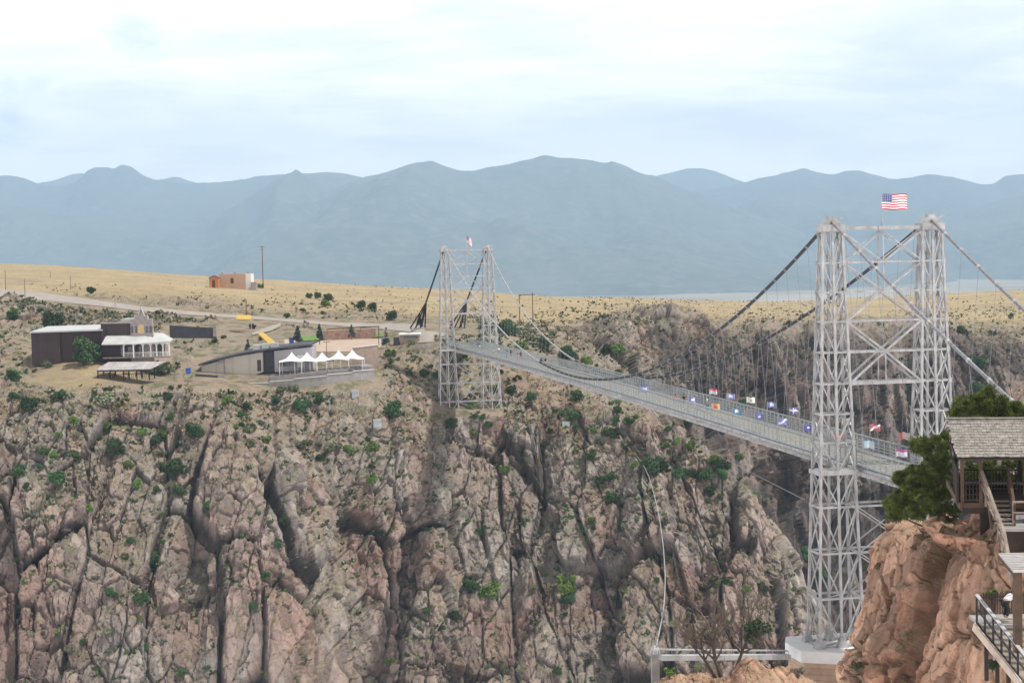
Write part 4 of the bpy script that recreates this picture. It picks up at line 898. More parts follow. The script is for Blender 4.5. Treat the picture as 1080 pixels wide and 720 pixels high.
bk = MB(); x0, z1 = H(127, 340.5); x1, z0 = H(140, 346); bk.box(x0, 2, z0, x1, 9, z1); bk.build('roof_deck', M['roof_metal'], hall)
# lower storey and porch
w = MB(); blk(w, 112, 367, 168, 381, -1.0, 8); w.build('wall', M['brown_wall'], hall)
pr = MB(); xa, za = H(111, 366.5); xb, _ = H(183, 362); zl = H(150, 366.5)[1]; zt = H(150, 357.5)[1]
pr.add([(xa, -3.2, zl), (H(145, 0)[0], -4.0, zl), (xb, -2.5, zl+.4), (xb-1, 6, zl+.6), (xa+.5, 0, zt-.1), (H(141, 0)[0], .1, zt-.1), (H(160, 0)[0], -.2, zt+.4), (H(171, 0)[0], 2, zt+.2), (xa, -3.2, zl-.2), (H(145, 0)[0], -4.0, zl-.2), (xb, -2.5, zl+.2), (xb-1, 6, zl+.4)],
       [(0, 1, 5, 4), (1, 2, 6, 5), (2, 3, 7, 6), (4, 5, 6, 7), (0, 8, 9, 1), (1, 9, 10, 2), (2, 10, 11, 3), (8, 0, 4), (11, 10, 9, 8)])
porch = pr.build('porch_roof', M['roof_metal'], hall)
zf = H(150, 377)[1]
for k, px in enumerate((134, 145, 154, 162, 168, 174.5, 181)):
    x = H(px, 0)[0]; y = -3.0 - (.8 if 140 < px < 150 else 0)+max(0, px-150)*.03; zc = zl-.05+max(0, px-145)*.011
    c = MB(); c.box(x-.14, y-.14, zf-1, x+.14, y+.14, zc); c.build('column', M['white'], hall)
ar = MB(); ps = [H(px, 0)[0] for px in (134, 145, 154, 162, 168, 174.5, 181)]
for i in range(6):
    x0, x1 = ps[i]+.14, ps[i+1]-.14; y = -3.0+max(0, (i-2))*.15; pts = [(x0, zl)]+[(x0+(x1-x0)*(1-math.cos(math.pi*k/8))/2, zl-.75+.6*math.sin(math.pi*k/8)) for k in range(9)]+[(x1, zl)]
    ar.prism([(x, y, z) for x, z in pts], (0, .12, 0))
ar.build('porch_arches', M['white'], hall)
rl = MB(); rl.box(H(133, 0)[0], -3.05, zf+.2, H(182, 0)[0], -2.95, zf+.32)
for k in range(34): x = H(133, 0)[0]+k*.34; rl.box(x, -3.03, zf-.8, x+.08, -2.97, zf+.2)
rl.build('porch_railing', M['white'], hall)
pf = MB(); x0, x1 = H(112, 0)[0], H(183, 0)[0]; pf.box(x0, -3.4, zf-1.1, x1, 6, zf-.8); pf.build('porch_floor', M['wood_grey'], hall)
dw = MB()
for px0, px1 in ((129, 133), (136, 143), (147, 151), (153, 155.5), (157, 160), (163, 166)):
    x0, z1 = H(px0, 369.5); x1, z0 = H(px1, 379); dw.box(x0, -1.12, z0, x1, -.95, z1)
dw.build('window', M['glass'], hall)
# 2 open shelter in front with tin roof
Y1 = 417.0; s1 = Y1/F
sh_ = mk('picnic_shelter', 'open dark timber shelter with a grey corrugated roof below the hall', 'shelter', 104, 396, Y1)
zq = 11*s1
rf = MB(); rf.add([(-.3, -1.5, zq-1.0), (13, -3.0, zq-.9), (15.3, 3, zq+.4), (1.5, 4, zq+.5), (-.3, -1.5, zq-1.2), (13, -3.0, zq-1.1), (15.3, 3, zq+.2), (1.5, 4, zq+.3)], [(0, 1, 2, 3), (7, 6, 5, 4), (0, 4, 5, 1), (1, 5, 6, 2), (2, 6, 7, 3), (3, 7, 4, 0)]); rf.build('roof', M['tin'], sh_)
for x in (.2, 3.1, 6.3, 9.4, 12.4):
    for y in (-1.4, 3.0):
        p_ = MB(); p_.box(x-.12+.3*(y > 0), y-.12, -1.2, x+.12+.3*(y > 0), y+.12, zq-.9+.2*(y > 0)); p_.build('post', M['wood_dark'], sh_)
p_ = MB(); p_.box(0, -1.5, zq-1.5, 12.9, -1.35, zq-1.2); p_.box(0, -1.45, .2, 12.6, -1.38, .32); 
for k in range(28): p_.box(k*.45, -1.44, -.6, k*.45+.08, -1.39, .2)
p_.build('railing', M['wood_dark'], sh_)
for k, x in enumerate((2.2, 5.6, 8.6)):
    tb = thing('picnic_table', 'dark picnic table in the shadow of the tin roofed shelter', 'table', at(104+x/s1, 396, Y1+1), 0, 'picnic tables under the shelter')
    q_ = MB(); q_.box(0, 0, .65, 1.7, .8, .73); q_.build('top', M['wood_dark'], tb)
    for yy in (-.45, .95): q_ = MB(); q_.box(0, yy, .4, 1.7, yy+.28, .46); q_.build('bench', M['wood_dark'], tb)
    q_ = MB(); q_.box(.2, 0, -.3, .3, .8, .65); q_.box(1.4, 0, -.3, 1.5, .8, .65); q_.build('legs', M['wood_dark'], tb)
# 3 dark screen wall
def wall_line(name, label, cat, pts, h0, h1, Yv, m, th=.3, cap=None):
    t = thing(name, label, cat, at(pts[0][0], pts[0][1], Yv[0])); o = t.location
    mb = MB(); P = [at(x, y, Y) for (x, y), Y in zip(pts, Yv)]
    for a_, b_, i in zip(P, P[1:], range(99)):
        a2, b2 = a_-o, b_-o; d = (b2-a2); d.z = 0; nrm = Vector((-d.y, d.x, 0)).normalized()*th
        hh0 = h0+(h1-h0)*i/max(1, len(P)-1); hh1 = h0+(h1-h0)*(i+1)/max(1, len(P)-1)
        mb.add([a2-Vector((0, 0, 4.5)), b2-Vector((0, 0, 4.5)), b2+Vector((0, 0, hh1)), a2+Vector((0, 0, hh0)), a2+nrm-Vector((0, 0, 4.5)), b2+nrm-Vector((0, 0, 4.5)), b2+nrm+Vector((0, 0, hh1)), a2+nrm+Vector((0, 0, hh0))], [(0, 1, 2, 3), (7, 6, 5, 4), (3, 2, 6, 7), (0, 4, 5, 1), (1, 5, 6, 2), (0, 3, 7, 4)])
    mb.build('panel', m, t)
    if cap:
        c = MB()
        for a_, b_ in zip(P, P[1:]): c.beam(a_-o+Vector((0, .1, h0+.06)), b_-o+Vector((0, .1, h1+.06)), .5, .14)
        c.build('coping', cap, t)
    return t
t = wall_line('screen_fence', 'charcoal screen fence on the slope right of the brown hall', 'fence', [(179, 352), (190, 352.5), (205, 353.5), (227.5, 354.5)], 2.35, 2.35, [484, 484, 484, 484], M['darkgrey'])
p_ = MB(); p_.box(12.0, -.1, -1, 12.9, .4, 2.5); p_.build('post', M['greybrown'], t)
# 4 restaurant with sloping roof
Y2 = 440.0; s2 = Y2/F
rs = mk('restaurant', 'low cream building with a dark sloping roof beside the white tents', 'building', 210, 405, Y2)
def Rr_(px, py): return ((px-210)*s2, (405-py)*s2+(px-210)*s2*TH)
def face(mb, pts, y0, th=.3): mb.prism([(Rr_(x, y)[0], y0, Rr_(x, y)[1]) for x, y in pts], (0, th, 0))
w = MB(); face(w, [(213, 386), (245, 378), (278, 374), (278, 395), (254, 402.5), (213, 402)], 0, 14); w.build('wall', M['cream'], rs)
w = MB(); face(w, [(278, 374), (290, 373), (290, 396), (278, 396)], 1.2, 12); w.build('wall', M['darkgrey'], rs)['label'] = 'dark recessed entrance wall'
w = MB(); face(w, [(290, 373.5), (330, 371), (330, 395), (290, 396)], .5, 10); w.build('wall', mat('grey_render', (.34, .33, .35), .85, 0, .08, .4), rs)['label'] = 'grey rendered wall right of the entrance'
w = MB(); face(w, [(314, 379), (321, 379), (321, 392), (314, 392)], .2, .5); w.build('door', M['white'], rs)
g = MB(); face(g, [(294, 384), (314, 384), (314, 390), (294, 390)], .35, .1); wd = g.build('window', M['glass'], rs)
g = MB()
for x in (300, 306): face(g, [(x, 384), (x+.7, 384), (x+.7, 390), (x, 390)], .28, .1)
g.build('frame', M['darkgrey'], wd)
g = MB(); face(g, [(272, 382), (276, 382), (276, 394), (272, 394)], -.06, .1); g.build('door', M['darkgrey'], rs)
g = MB(); face(g, [(238, 379.5), (236.5, 379.5), (236.5, 402), (238, 402)][::-1], -.1, .12); face(g, [(232, 380), (235, 380), (235, 383.5), (232, 383.5)], -.5, .5); g.build('wall_fitting', M['greybrown'], rs)
rf = MB(); tp = [(210.5, 383.8), (225, 380), (245, 375.8), (262, 372.8), (285, 370.6), (310, 368.5), (330, 367.6)]
for a_, b_ in zip(tp, tp[1:]):
    xa, za = Rr_(*a_); xb, zb = Rr_(*b_)
    rf.prism([(xa, -1.1, za), (xb, -1.1, zb), (xb, -1.1, zb-.42), (xa, -1.1, za-.42)], (0, 15.5, .2))
rf.build('roof', M['darkgrey'], rs)
hv = MB()
for x0, x1, y0, y1 in ((266, 274, 367, 372), (275, 283, 366, 371), (285, 292, 365.5, 370)):
    xa, zb = Rr_(x0, y1); xb, zt_ = Rr_(x1, y0); hv.box(xa, 3, zb-.4, xb, 6, zt_)
hv.build('rooftop_unit', M['roof_metal'], rs)
# low dark yard wall left of it, terrace retaining wall
wall_line('yard_wall', 'low charcoal wall at the left foot of the cream building', 'wall', [(206, 400), (229.5, 401.5)], 1.35, 1.35, [434, 434], M['darkgrey'])
t = wall_line('yard_wall', 'short grey block wall under the left end of the cream building', 'wall', [(229.8, 403), (237, 403)], 1.9, 1.9, [434.5, 434.5], M['grey_conc'])
wall_line('retaining_wall', 'pale grey concrete retaining wall below the white tents', 'wall', [(236, 409.5), (255, 410.5), (284, 408.5), (310, 405.5), (345, 401), (372, 397.5), (394, 394.5)], 1.4, 1.1, [432, 431.5, 431, 431, 431.5, 433, 435], M['grey_conc'], .5, M['concrete'])
t = wall_line('retaining_wall', 'upper grey terrace wall right below the tent tables', 'wall', [(284.5, 404), (345, 396.5), (394, 390.5)], 1.6, 1.2, [433, 433.5, 437], M['grey_conc'], 8.0)
# terrace railing
rail = thing('railing', 'thin dark railing along the tent terrace', 'railing', at(284, 399, 433)); o = rail.location
mb = MB()
A = [at(254, 398.5, 432), at(284, 397.5, 432.6), at(345, 391.5, 433.2), at(394, 387, 436.5)]
for a_, b_ in zip(A, A[1:]):
    for zz in (1.0, .5, .1): mb.beam(a_-o+Vector((0, 0, zz-.4)), b_-o+Vector((0, 0, zz-.4)), .06)
    n = max(2, int((b_-a_).length/1.3))
    for k in range(n+1): p_ = a_.lerp(b_, k/n)-o; mb.beam(p_+Vector((0, 0, -.6)), p_+Vector((0, 0, .65)), .07)
mb.build('rail', M['greybrown'], rail)
# 5 tents
def tent():
    t = thing('tent', 'x', 'tent', (0, 0, 0), 0, 'white peaked tents on the terrace')
    mb = MB(); n = 24; vs = []; rings = 9
    for r in range(rings):
        f = r/(rings-1); rad = 3.0*f; z = 2.3+2.15*(1-f)**1.9-.0
        for k in range(n):
            a_ = 2*math.pi*k/n; sq = 1/max(abs(math.cos(a_)), abs(math.sin(a_))); sq = 1+(sq-1)*f
            edge = -.25*math.sin(2*a_)**2 if r == rings-1 else 0
            vs.append((rad*sq*math.cos(a_)+(.0), rad*sq*math.sin(a_), z+edge*.6+(.12*abs(math.cos(2*a_)) if f > .6 else 0)))
    fs = [(r*n+k, r*n+(k+1) % n, (r+1)*n+(k+1) % n, (r+1)*n+k) for r in range(rings-1) for k in range(n)]
    mb.add(vs, fs); mb.build('canopy', M['tent'], t, True)
    f = MB(); f.tube([(0, 0, 4.2), (0, 0, 4.75)], [.07, .03], 5); f.build('finial', M['white'], t)
    for x in (-2.75, 2.75):
        for y in (-2.75, 2.75): p_ = MB(); p_.tube([(x, y, -1.2), (x, y, 2.3)], .09, 6); p_.build('pole', M['white'], t)
    return t
TN = [(307.5, 371.5, 436.5, 'leftmost of the five white peaked tents'), (323.5, 371.5, 437.5, 'second white peaked tent from the left'), (339.5, 371.5, 438.5, 'middle white peaked tent, third of the five'), (357, 369.5, 438, 'fourth and widest looking white peaked tent'), (371.5, 369, 438.5, 'rightmost of the white peaked tents')]
tp_ = tent()
for i, (px, py, Y, lab) in enumerate(TN):
    t = tp_ if i == 0 else copy_tree(tp_); p_ = at(px, py, Y); t.location = (p_.x, p_.y, p_.z-4.4); t['label'] = lab
# terrace tables and chairs (tiny dark)
tbp = thing('cafe_table', 'small dark table on the terrace under the white tents', 'table', (0, 0, 0), 0, 'terrace tables under the tents')
mb = MB(); mb.lathe([(.001, .74), (.5, .74), (.5, .70), (.001, .70)], n=10); mb.build('top', M['wood_dark'], tbp)
mb = MB(); mb.tube([(0, 0, 0), (0, 0, .7)], .06, 6); mb.lathe([(.3, 0), (.3, .05), (.05, .08)], n=8); mb.build('pedestal', M['darkgrey'], tbp)
chp = thing('chair', 'small dark chair on the terrace under the white tents', 'chair', (0, 0, 0), 0, 'terrace chairs under the tents')
mb = MB(); mb.box(-.22, -.22, .42, .22, .22, .47); mb.build('seat', M['darkgrey'], chp)
mb = MB(); mb.box(-.22, .18, .47, .22, .22, .92); mb.build('backrest', M['darkgrey'], chp)
mb = MB()
for x in (-.2, .2):
    for y in (-.2, .2): mb.box(x-.02, y-.02, 0, x+.02, y+.02, .42)
mb.build('legs', M['darkgrey'], chp)
first = [True, True]
for i in range(12):
    px = 296+i*7.6; py = 395.3-(px-296)*.075; p_ = at(px, py, 435.5+.5*(i % 2)); p_.z -= .15
    t = tbp if i == 0 else copy_tree(tbp); t.location = p_
    tn = ['leftmost white tent', 'second white tent from the left', 'middle white tent', 'fourth white tent from the left', 'rightmost white tent'][min(4, int((px-294)/17.5))]; t['label'] = 'small dark table on the terrace under the '+tn
    for q_ in (-1, 1):
        c = chp if first[0] else copy_tree(chp); first[0] = False
        c['label'] = 'small dark chair %s of a table under the %s' % ('left' if q_ < 0 else 'right', tn); c.location = (p_.x+q_*.75, p_.y+rnd.uniform(-.4, .4), p_.z); c.rotation_euler = (0, 0, -q_*1.4)
# 6 stairs canopy in yellow, and upper yellow canopy
t = thing('stair_canopy', 'bright yellow sloping stair canopy above the cream building', 'canopy', at(279, 358, 462)); o = t.location
mb = MB(); c4 = [at(272, 352.5, 466), at(277, 350.8, 468), at(290.5, 361.5, 458), at(284.5, 364.3, 456)]
mb.prism([c-o for c in c4], (0, 0, .25)); mb.build('canopy', M['yellow'], t)
mb = MB()
for c in c4: mb.beam(c-o, c-o-Vector((0, 0, 2.6)), .12)
mb.build('posts', M['greybrown'], t)
t = thing('canopy', 'flat yellow canopy beside the road left of the pole', 'canopy', at(257, 336, 505)); o = t.location
mb = MB(); c4 = [at(249, 337.5, 503), at(265, 338, 503), at(265, 333.5, 507), at(250, 333, 507)]
mb.prism([c-o for c in c4], (0, 0, .3)); mb.build('canopy', M['yellow'], t)
mb = MB()
for c in (c4[0], c4[1]): mb.beam(c-o, c-o-Vector((0, 0, 2.4)), .15)
mb.beam(c4[0]-o-Vector((0, 0, .6)), c4[1]-o-Vector((0, 0, .6)), .15, .3); mb.build('posts', M['roof_metal'], t)
# 7 blue bins
for px, py, Y, lab in ((307.5, 360.5, 463, 'blue box bin on the plaza left of the lawn'), (198.5, 392.5, 434, 'blue box bin left of the cream building'), (405.5, 361, 466, 'blue box bin beside the slim conifer')):
    t = thing('bin', lab, 'bin', at(px, py, Y), .2, 'blue bins'); mb = MB(); mb.add([(-.55, -.45, -.4), (.55, -.45, -.4), (.55, .45, -.4), (-.55, .45, -.4), (-.65, -.5, .95), (.65, -.5, .95), (.65, .5, .95), (-.65, .5, .95)], [(3, 2, 1, 0), (0, 1, 5, 4), (1, 2, 6, 5), (2, 3, 7, 6), (3, 0, 4, 7)]); mb.build('body', M['blue'], t)
    mb = MB(); mb.box(-.7, -.55, .95, .7, .6, 1.08); mb.box(-.4, -.62, 1.0, .4, -.5, 1.12); mb.build('lid', M['darkgrey'] if 'lawn' in lab else M['blue'], t)
# 8 pergola frame behind the plaza
t = thing('pergola', 'long thin dark frame behind the plaza lawn', 'pergola', at(372, 352, 486)); o = t.location
mb = MB()
tops = [at(345, 347, 488), at(362, 346.2, 488), at(380, 345, 488), at(399.5, 344.5, 486)]
for p_ in tops: mb.beam(p_-o, p_-o-Vector((0, 0, 3.8 if p_ != tops[3] else 7)), .16)
for a_, b_ in zip(tops, tops[1:]): mb.beam(a_-o, b_-o, .22); mb.beam(a_-o+Vector((0, 3, 0)), b_-o+Vector((0, 3, 0)), .2)
for p_ in tops: mb.beam(p_-o, p_-o+Vector((0, 3, 0)), .16)
mb.build('frame', M['pole'], t)
t = wall_line('stone_wall', 'reddish rubble wall behind the lawn under the dark frame', 'wall', [(341, 355), (372, 353.5), (396, 352.5)], 1.5, 1.5, [482, 484, 485], M['brick'])
t = wall_line('stone_wall', 'brown block wall at the right end of the plaza', 'wall', [(372, 377.5), (399.5, 376)], 2.6, 3.0, [446, 448], mat('brown_block', (.27, .21, .17), .9, 0, .2, 1.5), .4, M['concrete'])
# 9 ticket booth near bridge end
t = thing('ticket_booth', 'small tan booth with a white flat roof near the far bridge end', 'booth', at(432, 361, 468)); s3 = 468/F
mb = MB(); mb.box(-10*s3, 0, -.6, 10.5*s3, 4, 8.0*s3); mb.build('wall', mat('booth_wall', (.30, .23, .18), .85, 0, .15, 1), t)
mb = MB(); mb.box(-11*s3, -.6, 8*s3, 11.5*s3, 4.5, 9.5*s3); mb.build('roof', M['white'], t)
mb = MB(); mb.box(-6*s3, -.05, 4.2*s3, 8.5*s3, .1, 7.3*s3); mb.build('window', M['glass'], t)
mb = MB(); mb.box(-17*s3, -.4, -.6, -11*s3, 1.4, 5.5*s3); mb.build('side_box', M['darkgrey'], t)
t = thing('barrier', 'row of grey metal barriers at the far bridge end', 'barrier', at(444, 367.5, 462)); mb = MB()
for k in range(5): mb.box(k*1.3-3, 0, 0, k*1.3-1.9, .15, .95)
mb.build('panels', M['greybrown'], t)
# 10 hill-top stucco building and shed
Y4 = 700; s4 = Y4/F
t = thing('stucco_building', 'pink stucco flat roofed building on the grassy hill crest', 'building', at(231.5, 303, Y4), 0)
mb = MB(); mb.box(0, 0, -1, 27.5*s4, 9, 14.0*s4); mb.build('wall', M['adobe'], t)
mb = MB(); mb.box(27.4*s4, 1, -1, 33*s4, 9, 13.6*s4); mb.build('wall', M['white'], t)
mb = MB()
for x in (1, 14.5, 28.5): mb.box(x*s4, 2, 13.5*s4, x*s4+.8, 3, 16*s4)
mb.build('chimney', M['greybrown'], t)
mb = MB(); mb.box(12*s4, -.08, 4*s4, 15*s4, .1, 9.5*s4); mb.build('window', M['wood'], t)
t = thing('shed', 'small orange wooden shed left of the pink hilltop building', 'shed', at(220.7, 302, Y4-4), 0)
mb = MB(); mb.prism([(0, 0, -1), (9.5*s4, 0, -1), (9.5*s4, 0, 8.5*s4), (4.7*s4, 0, 10.5*s4), (0, 0, 8.5*s4)], (0, 4, 0)); mb.build('wall', M['orange'], t)
mb = MB(); mb.prism([(-.4*s4, -.2, 8.3*s4), (4.7*s4, -.2, 10.7*s4), (9.9*s4, -.2, 8.3*s4), (9.9*s4, -.2, 9*s4), (4.7*s4, -.2, 11.4*s4), (-.4*s4, -.2, 9*s4)], (0, 4.4, 0)); mb.build('roof', mat('shed_roof', (.12, .06, .04), .9), t)
mb = MB(); mb.box(3.2*s4, -.06, -1, 6.2*s4, .05, 6.5*s4); mb.build('door', M['wood'], t)
t = thing('shed', 'small dark shed at the right end of the pink hilltop building', 'shed', at(264.5, 303, Y4-1), 0); mb = MB(); mb.box(0, 0, -1, 6*s4, 3, 5.5*s4); mb.build('wall', M['greybrown'], t)
# 11 poles
def pole(px, pyb, pyt, Y, lab, arms=(), lean=0, r=.16, lamp=False, cat='utility pole'):
    b = at(px, pyb, Y); h = (pyb-pyt)*Y/F; t = thing('street_lamp' if lamp else 'utility_pole', lab, cat, b)
    mb = MB(); mb.tube([(0, 0, -.8), (lean, 0, h)], [r, r*.7], 7); pm = mb.build('pole', M['pole'] if not lamp else M['greybrown'], t)
    for k, (dz, wd) in enumerate(arms):
        mb = MB(); z = h-dz; mb.beam((lean-wd/2, .15, z), (lean+wd/2, .15, z), .14, .16)
        c = mb.build('crossarm', M['pole'], t)
        for q_ in (-.45, -.15, .2, .45): i_ = MB(); i_.tube([(lean+q_*wd, .15, z+.05), (lean+q_*wd, .15, z+.3)], .06, 5); i_.build('insulator', M['white'], c)
    if lamp:
        mb = MB(); mb.beam((lean, 0, h), (lean+1.2, 0, h+.15), .1); mb.box(lean+.9, -.15, h, lean+1.7, .15, h+.15); mb.build('lamp_head', M['greybrown'], t)
    return t
pole(277.5, 299, 259, 690, 'tall utility pole right of the pink hilltop building', [(.5, 2.2), (1.5, 1.6)], r=.22)
pole(548.5, 352, 310.5, 545, 'left pole of the paired pole frame behind the bridge', [], r=.2)
pole(562.5, 355, 308, 545, 'right pole of the paired pole frame behind the bridge', [], r=.2)
t = thing('crossbar', 'cross beam linking the paired poles behind the bridge', 'beam', at(555, 311, 545)); mb = MB(); mb.beam((-8.5*545/F, 0, 0), (9.5*545/F, 0, .1), .2, .25); mb.build('beam', M['pole'], t)
pole(541.5, 362, 341, 500, 'grey lamp post beside the far end of the bridge', lamp=True, r=.12, cat='lamp post')
pole(6, 303, 285, 560, 'thin pole at the left edge beside the road', r=.12)
pole(26.5, 315, 294, 548, 'thin brown pole on the near side of the road, far left', r=.12)
pole(74.5, 303, 290, 590, 'thin pole in front of the dry grass, left', r=.1)
pole(53, 291, 286, 700, 'short dead snag like pole on the grassy hill', r=.12)
pole(260, 333, 316, 530, 'short dark post above the yellow canopy', r=.22)
pole(121.5, 324, 312, 545, 'thin marker pole beside the road above the hall', r=.07)
pole(344.5, 373, 360, 448, 'slim lamp pole rising behind the tents', [(0.1, 1.6)], r=.1, cat='lamp pole')
pole(399.8, 374, 344, 470, 'dark corner post at the right end of the plaza', r=.12)
# white boxes on the slope
for px, py, Y, lab in ((396, 448, 428, 'pale blue grey box on the slope below the tents'), (596, 447, 437, 'small pale green box on the rocks under the bridge'), (374, 417, 424, 'small white box among shrubs below the retaining wall')):
    p_ = ground(px, py); t = thing('utility_box', lab, 'box', p_); k = .9 if px < 390 else 1.0
    mb = MB(); mb.box(-.9*k, -.5, -.5, .9*k, .5, 1.5*k if px < 500 else .8); mb.build('body', mat('box_paint', (.33, .37, .39) if px < 500 else (.38, .46, .41), .6), t)
    mb = MB(); mb.box(-1*k, -.6, (1.5*k if px < 500 else .8), 1*k, .6, (1.5*k if px < 500 else .8)+.12); mb.build('lid', M['roof_metal'], t)

# far-side gondola pier in the gorge and its cables
Yp = 176.0
t = thing('cable_pylon', 'slim grey concrete pylon with a silver cap in the gorge', 'pylon', at(691.5, 726, Yp)); s5 = Yp/F
mb = MB(); mb.box(-4.2*s5, -.4, -2, 4.2*s5, .5, 42*s5); mb.build('shaft', M['grey_conc'], t)
mb = MB(); mb.lathe([(.001, 47*s5), (2.5*s5, 46*s5), (4.5*s5, 44*s5), (5.4*s5, 42*s5), (5.4*s5, 38*s5), (4*s5, 37*s5)], n=10)
for k in range(6): a_ = k*math.pi/3; mb.tube([(4.6*s5*math.cos(a_), 4.6*s5*math.sin(a_), 36*s5), (3.0*s5*math.cos(a_), 3.0*s5*math.sin(a_), 47*s5)], .06, 5)
mb.build('cap', M['steel'], t)
def spline(pts, n=10):
    P = np.array(pts, float); k = np.arange(len(P)); q = np.linspace(0, len(P)-1, n*(len(P)-1)+1); return pchip(k.astype(float), P, q)
def cable(name, label, cat, pts, r, m):
    P = [at(*p_) for p_ in spline(pts)]; o = bpy.data.objects.new(name, None)
    mb = MB(); mb.tube([p_-P[0] for p_ in P], r, 6); ob = mb.build(name, m); ob.location = P[0]; tag(ob, label, cat); bpy.data.objects.remove(o); return ob
cable('wind_cable', 'long white curved cable dropping from the far rim to the slim pylon', 'cable', [(670, 478, 424), (682, 497, 400), (690, 522, 372), (696, 550, 345), (700, 582, 315), (701.5, 610, 285), (700, 640, 240), (696, 662, 205), (692.5, 680, 176)], .075, M['cable_light'])
cable('stay_cable', 'thin grey cable slanting from the far cliff to the near tower leg', 'cable', [(735, 468, 415), (790, 497, 320), (849, 527, 186)], .04, M['cable'])
t = thing('catwalk', 'narrow silver pipe walkway joining the slim pylon to the tower pier', 'walkway', at(760, 694, 174)); o = t.location
mb = MB(); a_, b_ = at(697, 693, 175)-o, at(832, 692, 181)-o
mb.beam(a_, b_, .8, .5); mb.beam(a_+Vector((0, 1.2, .55)), b_+Vector((0, 1.2, .35)), .5, .12); mb.build('deck', M['steel'], t)
mb = MB()
for k in range(24): p_ = a_.lerp(b_, k/23)+Vector((0, .4, 0)); mb.beam(p_, p_+Vector((0, 0, .55)), .06)
mb.build('brackets', M['steel'], t)

# ------------------------------------------------------------------ vegetation
def leafy(seed, n, lobes, rx, rz, leaf, flatten=1.0, name='foliage', m='juniper', conic=False):
    """leaf-sized faces spread through an uneven many-lobed crown"""
    r = np.random.RandomState(seed); C = []
    for i in range(lobes):
        a = r.rand()*6.28; q = r.rand()**.6
        if conic:
            z = r.rand(); C.append((math.cos(a)*rx*(1-z)*.8, math.sin(a)*rx*(1-z)*.8, z*rz*.93+.05*rz, (rx*.38)*(1-z*.72)))
        else:
            z = rz*(.30+.55*r.rand()); C.append((math.cos(a)*rx*.72*q, math.sin(a)*rx*.72*q, z, rx*(.25+.30*r.rand())*(1.05-.35*z/rz)))
    C = np.array(C); k = r.randint(0, lobes, n); d = r.normal(size=(n, 3)); d /= np.linalg.norm(d, axis=1)[:, None]
    rad = (0.45+.6*r.rand(n)**.6)*C[k, 3]; c = C[k, :3]+d*rad[:, None]*np.array([1, 1, .85*flatten]); c[:, 2] = np.maximum(c[:, 2], .05*rz)
    t = r.normal(size=(n, 3)); t[:, 2] = t[:, 2]*.6; t /= np.linalg.norm(t, axis=1)[:, None]; b = np.cross(t, r.normal(size=(n, 3))); b /= np.linalg.norm(b, axis=1)[:, None]
    sz = leaf*(.6+.8*r.rand(n))[:, None]
    V = np.stack([c-t*sz-b*sz*.35, c+t*sz*.4-b*sz*.5, c+t*sz+b*sz*.2, c-t*sz*.3+b*sz*.5], 1).reshape(-1, 3)
    me = bpy.data.meshes.new(name); me.vertices.add(4*n); me.vertices.foreach_set('co', V.reshape(-1).astype(np.float32)); me.loops.add(4*n); me.loops.foreach_set('vertex_index', np.arange(4*n, dtype=np.int32)); me.polygons.add(n); me.polygons.foreach_set('loop_start', np.arange(0, 4*n, 4, dtype=np.int32)); me.update(calc_edges=True); me.materials.append(M[m])
    return me, C
def shrub_proto(kind, seed, n, lobes, rx, rz, leaf, m, conic=False, trunk=True):
    me, C = leafy(seed, n, lobes, rx, rz, leaf, m=m, conic=conic)
    tk_ = MB()
    if conic: tk_.tube([(0, 0, -.4), (0, 0, rz*.9)], [rx*.08, rx*.02], 6)
    else:
        for c in C[:6]: tk_.tube([(0, 0, -.3), (c[0]*.35, c[1]*.35, c[2]*.45), (c[0], c[1], c[2])], [rx*.06, rx*.04, rx*.015], 5)
    tm_ = bpy.data.meshes.new('trunk'); tm_.from_pydata(tk_.v, [], tk_.f); tm_.materials.append(M['bark'])
    return me, tm_
PROT = {'juniper': [shrub_proto('j', 10+i, 2600, 13, 1.0, 1.55, .085, 'juniper') for i in range(3)],
        'bright': [shrub_proto('b', 30+i, 1500, 11, 1.0, 1.2, .10, 'bright') for i in range(2)],
        'sage': [shrub_proto('s', 40+i, 900, 10, 1.0, .95, .10, 'sage') for i in range(2)],
        'twig': [shrub_proto('t', 50+i, 600, 9, 1.0, 1.2, .11, 'twig') for i in range(2)],
        'conifer': [shrub_proto('c', 60+i, 3200, 42, 1.0, 3.2, .09, 'spruce', True) for i in range(2)],
        'cypress': [shrub_proto('y', 70, 2600, 34, 1.0, 4.6, .10, 'juniper', True)]}
NM = {'juniper': ('juniper_bush', 'bush', 'crown'), 'bright': ('leafy_bush', 'bush', 'crown'), 'sage': ('sage_bush', 'bush', 'crown'), 'twig': ('bare_bush', 'bush', 'crown'), 'conifer': ('conifer', 'tree', 'crown'), 'cypress': ('conifer', 'tree', 'crown')}
def plant(kind, px, py, wpx, lab, group=None, hs=1.0, kmin=0, kmax=14, P=None, cat=None):
    p = P or ground(px, py, kmin, kmax); s = wpx/2*p.y/F/1.0; me, tr = PROT[kind][rnd.randrange(len(PROT[kind]))]
    nm = NM[kind]; t = thing(nm[0], lab, cat or nm[1], p-Vector((0, 0, .12*s)), rnd.uniform(0, 6.28), group); t.scale = (s, s*rnd.uniform(.85, 1.1), s*hs)
    a = bpy.data.objects.new('crown', me); COL.objects.link(a); a.parent = t
    b = bpy.data.objects.new('trunk', tr); COL.objects.link(b); b.parent = t
    return t
